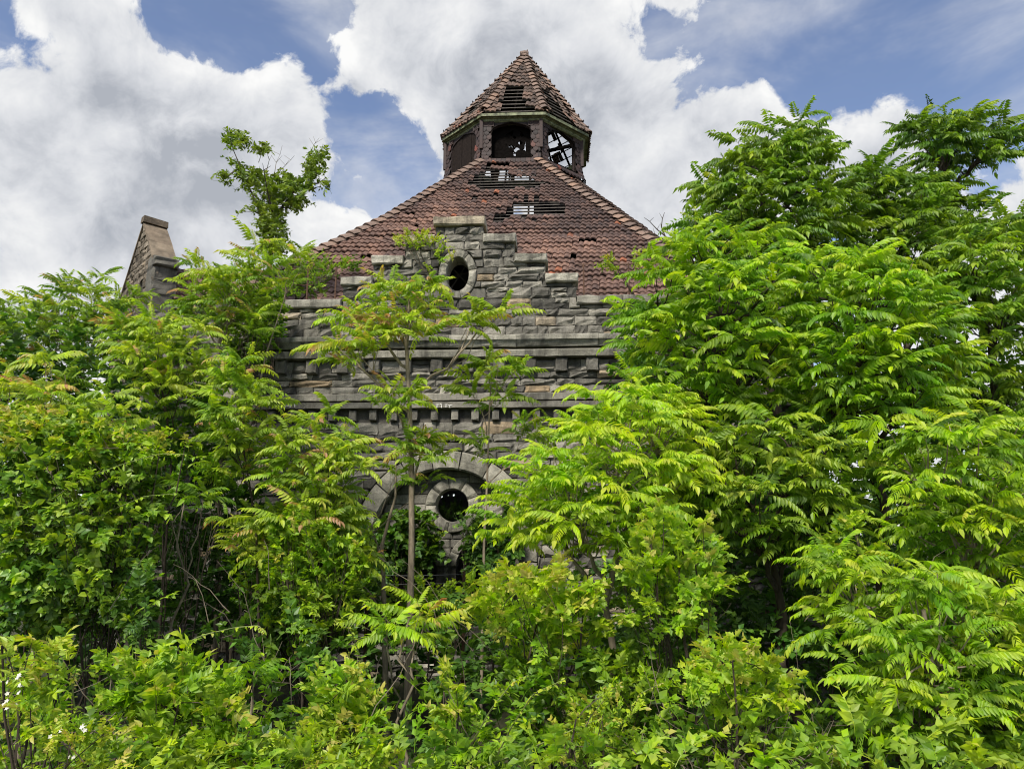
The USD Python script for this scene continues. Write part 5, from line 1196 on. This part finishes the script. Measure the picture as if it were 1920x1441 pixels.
shrub('glossy lobed-leaved shrub glowing in front of the dark window', [[(860, 1090), (930, 1060), (1050, 1060), (1140, 1090), (1160, 1180), (1070, 1240), (960, 1200), (880, 1160)]], 7.6, 'lobed', .6, 40, 4, (.24, .36), 0.83, .10, name='lobed_shrub', stems=5, maxtwig=250, young=.10)
shrub('lobed-leaved shrub of lighter green in the middle of the right thicket', [[(1140, 1000), (1230, 960), (1340, 980), (1390, 1090), (1320, 1200), (1180, 1180)]], 7.4, 'lobed', .6, 42, 4, (.24, .34), 0.73, .12, name='lobed_shrub', stems=5, maxtwig=220)
shrub('pale lobed-leaved shrub over the dead twigs at bottom right', [[(1270, 1230), (1340, 1190), (1430, 1210), (1500, 1270), (1480, 1350), (1380, 1370), (1290, 1320)]], 6.2, 'lobed', .5, 44, 4, (.20, .30), 0.79, .10, name='lobed_shrub', stems=5, maxtwig=220)
shrub('small lobed-leaved shrub beside the bare bough at the right edge', [[(1700, 1190), (1760, 1165), (1800, 1200), (1780, 1250), (1710, 1250)]], 6.9, 'lobed', .2, 42, 3, (.18, .26), .66, .12, name='lobed_shrub', stems=3, maxtwig=100)
shrub('lobed-leaved shrub high on the right in front of the drooping fronds', [[(1520, 1000), (1600, 960), (1660, 1010), (1640, 1100), (1540, 1110)]], 7.8, 'lobed', .3, 44, 3, (.22, .30), 0.73, .12, name='lobed_shrub', stems=3, maxtwig=120)
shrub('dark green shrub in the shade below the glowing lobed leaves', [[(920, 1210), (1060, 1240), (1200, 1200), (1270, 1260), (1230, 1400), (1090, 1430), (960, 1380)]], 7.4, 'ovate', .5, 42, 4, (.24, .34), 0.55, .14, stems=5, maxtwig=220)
shrub('thin yellowing shrub at the bottom edge right of centre', [[(1080, 1330), (1160, 1280), (1190, 1330), (1170, 1460), (1000, 1465), (1020, 1400)]], 6.0, 'small', .3, 44, 4, (.18, .26), 0.71, .15, stems=4, maxtwig=150, young=.2)
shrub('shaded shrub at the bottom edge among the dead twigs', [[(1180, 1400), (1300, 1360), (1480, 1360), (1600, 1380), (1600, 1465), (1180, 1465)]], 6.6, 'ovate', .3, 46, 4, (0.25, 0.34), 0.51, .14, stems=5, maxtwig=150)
shrub('leafy shrub at the right edge under the bare bough', [[(1820, 1130), (1960, 1120), (1960, 1460), (1860, 1400), (1800, 1260)]], 7.0, 'ovate', .4, 52, 4, (.24, .34), 0.61, .13, stems=4, maxtwig=140)
shrub('mid green bush below the fern-leaved sapling right of the dark hollow', [[(420, 1000), (520, 960), (540, 1080), (480, 1180), (420, 1120)]], 11.6, 'small', .4, 34, 3, (.28, .4), 0.53, .12, stems=4, maxtwig=140)
shrub('thick mid green bush between the left saplings and the arch', [[(480, 970), (590, 940), (705, 1020), (700, 1170), (570, 1230), (490, 1160)]], 10.4, 'ovate', .5, 34, 4, (.24, .36), .60, .13, stems=5, maxtwig=200)
shrub('ivy climbing the right jamb beside the twin lights', [[(865, 1030), (900, 960), (960, 940), (985, 1010), (950, 1080), (880, 1090)]], 16.6, 'heart', .2, 22, 3, (.30, .42), .44, .12, 'leaf_vine', name='ivy', stems=4, upright=-.1, cat='ivy', stem=.012)
shrub('leafy vine mantling the left jamb of the arch', [[(668, 1000), (700, 985), (725, 1000), (735, 1090), (690, 1110), (660, 1060)]], 16.5, 'heart', .2, 22, 3, (.30, .42), .46, .12, 'leaf_vine', name='ivy', stems=4, upright=-.1, cat='ivy', stem=.012)
shrub('tangle of small leaves in front of the doorway right of the bare trunk', [[(715, 1100), (780, 1085), (880, 1095), (890, 1180), (800, 1200), (715, 1190)]], 13.0, 'small', .3, 26, 4, (.28, .40), .58, .13, stems=4, maxtwig=160)
shrub('bush behind the saplings at left centre', [[(200, 820), (330, 800), (470, 880), (460, 960), (300, 940), (200, 900)]], 11.8, 'ovate', .5, 42, 4, (.30, .42), 0.49, .13, stems=5, maxtwig=160)

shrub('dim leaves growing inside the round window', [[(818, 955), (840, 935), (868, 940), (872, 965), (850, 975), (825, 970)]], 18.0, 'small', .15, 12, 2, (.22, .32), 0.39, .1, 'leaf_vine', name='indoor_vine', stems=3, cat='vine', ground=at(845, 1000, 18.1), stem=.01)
# ---- long shoots that arch out of the thicket
def shoot(label, pts, D, n, size, tone, kind='ovate', m='leaf_shrub'):
    p = np.array([at(x, y, d) for (x, y), d in zip(pts, np.linspace(D, D - .35, len(pts)))]); s = np.linspace(0, 1, len(p)); u = np.linspace(.02, 1, 30)
    c = np.column_stack([np.interp(u, s, p[:, k]) for k in range(3)]); c[1:-1] = (c[:-2] + c[1:-1] * 2 + c[2:]) / 4
    t = thing('arching_shoot', label, 'shoot', c[0], 'long leafy shoots arching out of the thicket'); put(t, 'stem', *tube(c, np.linspace(.008, .003, 30), 4), M['twig_green'])
    d = np.gradient(c, axis=0); d /= np.linalg.norm(d, axis=1, keepdims=True)
    for k in range(n):
        q = vr.uniform(.08, 1) * 29; i = int(min(q, 28)); sd_ = 1 if k % 2 else -1; lat = np.cross(d[i], [0, 0, 1.0]); lat /= max(np.linalg.norm(lat), .1)
        X = (d[i] * .5 + lat * sd_ * vr.uniform(.4, 1) + vr.normal(0, .3, 3) - [0, 0, .35])[None]; v, f, tt = leaves_mesh(kind, c[i:i + 1] + (c[i + 1] - c[i]) * (q - i), X, np.array([[vr.normal(0, .3), -.3, 1.0]]), np.array([size * vr.uniform(.6, 1.15) * (1.1 - .5 * q / 29)]), np.array([np.clip(tone + vr.normal(0, .08) + .15 * q / 29, 0, 1)])); put(t, 'leaf', v, f, M[m], tone=tt)
shoot('bright shoot arching right over the dark hollow', [(300, 1260), (330, 1215), (380, 1190), (440, 1176), (485, 1172), (497, 1185)], 6.4, 60, .06, .74)
shoot('thin vine shoot climbing right across the left thicket', [(60, 960), (150, 900), (230, 870), (300, 850), (350, 852)], 8.2, 44, .07, .70)
shoot('second thin vine shoot crossing the left thicket lower down', [(120, 1010), (200, 960), (270, 930), (330, 925)], 8.2, 36, .07, .66)
shoot('upright leafy shoot left of the bare trunk foot', [(700, 1290), (680, 1240), (664, 1200), (655, 1175)], 6.8, 26, .07, .80)
shoot('leafy shoot leaning right from the shrub beside the trunk', [(880, 1400), (920, 1330), (960, 1280), (990, 1265)], 6.4, 34, .07, .74)
shoot('second leaning shoot right of the trunk with a drooping end', [(930, 1420), (960, 1360), (1000, 1300), (1060, 1272)], 6.3, 34, .07, .70)
shoot('long shoot running low to the right across the shaded shrubs', [(900, 1440), (1000, 1400), (1080, 1365), (1130, 1345)], 6.1, 40, .06, .66)
shoot('yellowing shoot rising beside the dead twigs', [(1150, 1420), (1180, 1340), (1200, 1300), (1240, 1280)], 6.2, 40, .05, .90)
shoot('reddish-stemmed shoot reaching in from the right edge', [(1950, 1120), (1880, 1140), (1830, 1165), (1800, 1210), (1790, 1260)], 6.9, 36, .09, .68)
shoot('tall leafy shoot at the bottom left above the rose shrub', [(150, 1400), (140, 1330), (135, 1280), (142, 1255)], 5.0, 34, .05, .86)
shoot('drooping ivy shoot on the multi-stemmed sapling', [(650, 930), (690, 1000), (700, 1060), (715, 1130)], 12.2, 50, .10, .52, 'heart', 'leaf_vine')
# ---- white blossoms and dead twigs
def blossoms(label, pts, D):
    b = at(*pts[0], D); t = thing('rose_blossom_spray', label, 'flowers', b)
    for x, y in pts:
        c = at(x, y, D + vr.normal(0, .08))
        for _ in range(int(vr.integers(2, 5))):
            o = c + vr.normal(0, .016, 3); bg = Bag(); a0 = vr.uniform(0, 6); tilt = np.array([vr.normal(0, .4), -1, .7 + vr.normal(0, .3)]); tilt /= np.linalg.norm(tilt); e1 = np.cross(tilt, [1, 0, 0]); e1 /= np.linalg.norm(e1); e2 = np.cross(tilt, e1)
            n = 5; P = np.repeat(o[None], n, 0); X = np.array([math.cos(a0 + k * 6.283 / n) * e1 + math.sin(a0 + k * 6.283 / n) * e2 + .35 * tilt for k in range(n)]); v, f, tt = leaves_mesh('heart', P, X, np.repeat(tilt[None], n, 0), np.full(n, .015), np.zeros(n)); bg.add(v, f)
            bg.put(t, 'blossom', M['petal'])
blossoms('spray of small white blossoms at the left edge of the rose bush', [(6, 1278), (8, 1310), (14, 1320)], 4.55)
blossoms('second spray of white blossoms a little right of the edge of the rose bush', [(34, 1272), (44, 1280), (40, 1290)], 4.5)
blossoms('scattered white blossoms low on the rose shrub', [(105, 1380), (134, 1420), (160, 1362)], 4.3)
dt = thing('dead_twigs', 'tangle of bare grey-brown dead twigs at the bottom edge right of centre', 'dead twigs', at(1380, 1440, 6.4))
for _ in range(46):
    x, y = vr.uniform(1290, 1480), vr.uniform(1360, 1460); p = at(x, y, 6.2 + vr.normal(0, .25)); q = p + np.array([vr.normal(0, .20), vr.normal(0, .15), vr.uniform(-.05, .20)])
    b = Bag(); w = bez(p - [0, 0, .15], q, vr.normal(0, .12), 5); b.add(*tube(w, np.linspace(.006, .002, 5), 4))
    for _k in range(3): o = w[vr.integers(1, 5)]; b.add(*tube([o, o + vr.normal(0, .07, 3), o + vr.normal(0, .12, 3)], [.004, .003, .0015], 3))
    b.put(dt, 'twig', M['dead_twig'])
bo = thing('bare_bough', 'bare grey bough slanting in from the right edge low down', 'branch', at(1960, 1180, 7.2))
put(bo, 'bough', *tube([at(1985, 1180, 7.3), at(1900, 1195, 7.2), at(1840, 1210, 7.15), at(1795, 1232, 7.1)], [.042, .036, .03, .02], 7), M['bark'], smooth=True)
put(bo, 'twig', *tube([at(1840, 1210, 7.15), at(1810, 1180, 7.0), at(1800, 1150, 6.9)], [.012, .008, .004], 5), M['bark'])

# ---- the shaded undergrowth behind all of it, far off enough to be one mass
bag = Bag()
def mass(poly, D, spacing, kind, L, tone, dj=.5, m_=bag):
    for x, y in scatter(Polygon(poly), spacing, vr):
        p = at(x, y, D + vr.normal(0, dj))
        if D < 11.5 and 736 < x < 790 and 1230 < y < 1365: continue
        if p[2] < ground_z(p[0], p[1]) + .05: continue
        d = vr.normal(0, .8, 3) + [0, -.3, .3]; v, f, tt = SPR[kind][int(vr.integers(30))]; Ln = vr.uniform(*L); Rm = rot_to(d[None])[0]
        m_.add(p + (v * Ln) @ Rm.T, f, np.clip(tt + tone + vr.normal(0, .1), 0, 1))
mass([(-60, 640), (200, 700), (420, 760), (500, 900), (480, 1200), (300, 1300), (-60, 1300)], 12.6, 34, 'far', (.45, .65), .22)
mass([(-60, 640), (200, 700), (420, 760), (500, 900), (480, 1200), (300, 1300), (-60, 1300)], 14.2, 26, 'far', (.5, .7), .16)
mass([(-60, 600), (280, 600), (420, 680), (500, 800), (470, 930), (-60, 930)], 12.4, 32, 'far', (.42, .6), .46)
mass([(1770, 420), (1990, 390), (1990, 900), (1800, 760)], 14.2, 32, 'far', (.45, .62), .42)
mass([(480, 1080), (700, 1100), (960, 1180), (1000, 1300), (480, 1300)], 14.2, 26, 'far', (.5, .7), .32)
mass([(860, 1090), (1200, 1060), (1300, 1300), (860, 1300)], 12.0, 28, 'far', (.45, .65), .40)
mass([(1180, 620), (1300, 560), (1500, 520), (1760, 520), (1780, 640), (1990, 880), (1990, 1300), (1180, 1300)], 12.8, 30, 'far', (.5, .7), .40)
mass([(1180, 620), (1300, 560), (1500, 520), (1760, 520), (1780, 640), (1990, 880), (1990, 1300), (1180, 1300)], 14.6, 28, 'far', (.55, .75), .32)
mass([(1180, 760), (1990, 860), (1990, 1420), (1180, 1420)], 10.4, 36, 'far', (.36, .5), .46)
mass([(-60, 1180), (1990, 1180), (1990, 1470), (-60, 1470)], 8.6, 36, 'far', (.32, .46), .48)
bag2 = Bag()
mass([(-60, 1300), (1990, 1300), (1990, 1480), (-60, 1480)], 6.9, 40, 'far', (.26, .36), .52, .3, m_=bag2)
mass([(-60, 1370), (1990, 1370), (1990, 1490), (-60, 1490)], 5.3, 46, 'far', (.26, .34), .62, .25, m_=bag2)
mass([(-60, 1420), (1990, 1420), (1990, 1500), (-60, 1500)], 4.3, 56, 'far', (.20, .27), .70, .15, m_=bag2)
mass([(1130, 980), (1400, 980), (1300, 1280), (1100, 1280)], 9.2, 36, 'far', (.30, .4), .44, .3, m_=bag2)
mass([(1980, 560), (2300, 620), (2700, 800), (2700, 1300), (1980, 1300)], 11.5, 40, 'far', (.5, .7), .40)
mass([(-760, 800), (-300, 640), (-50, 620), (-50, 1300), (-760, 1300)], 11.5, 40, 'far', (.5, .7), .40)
wood = Bag()
for k in range(5200):
    a = vr.uniform(-1.25, 1.25); R0 = vr.uniform(70, 95); x, y = R0 * math.sin(a), R0 * math.cos(a)
    hgt = 5 + 5 * float(meshkit.fbm(np.array([a * 9.0, 1.5, 3.0]), 3, 8)); z = hgt * vr.random() ** .6
    v, f, tt = SPR['far'][int(vr.integers(30))] if False else leaves_mesh('far', np.array([[x, y, z]]), vr.normal(0, 1, (1, 3)) + [[0, 0, .2]], vr.normal(0, .5, (1, 3)) + [[0, -.3, 1]], np.array([vr.uniform(.9, 1.8)]), np.array([vr.uniform(.1, .55)]))
    wood.add(v, f, tt)
wood.put('/World', 'far_wood', M['leaf_deep'], kind='stuff', label='distant line of trees closing the view behind the thicket', category='wood')
dry = Bag()
for _ in range(130):
    x = vr.uniform(-20, 1940); D_ = vr.choice([6.2, 6.8, 7.4, 8.4, 9.6, 11.0]); y = vr.uniform(1180, 1450) if D_ < 7 else vr.uniform(1000, 1300)
    p = at(x, y, D_); g_ = float(ground_z(p[0], p[1]))
    if p[2] < g_ + .1: continue
    lean = np.array([vr.normal(0, .30), vr.normal(0, .2), 0]); q = np.array([p[0], p[1], max(g_, p[2] - vr.uniform(.4, 1.1))]) - lean
    dry.add(*tube(bez(q, p + lean * .5 - [0, 0, vr.uniform(0, .15)], vr.uniform(.05, .35), 7), np.linspace(.0055, .0015, 7), 3, cap=False))
dry.put('/World', 'dry_stems', M['dead_twig'], kind='stuff', label='thin dry brown stems tangled through the lower thicket', category='dry stems')
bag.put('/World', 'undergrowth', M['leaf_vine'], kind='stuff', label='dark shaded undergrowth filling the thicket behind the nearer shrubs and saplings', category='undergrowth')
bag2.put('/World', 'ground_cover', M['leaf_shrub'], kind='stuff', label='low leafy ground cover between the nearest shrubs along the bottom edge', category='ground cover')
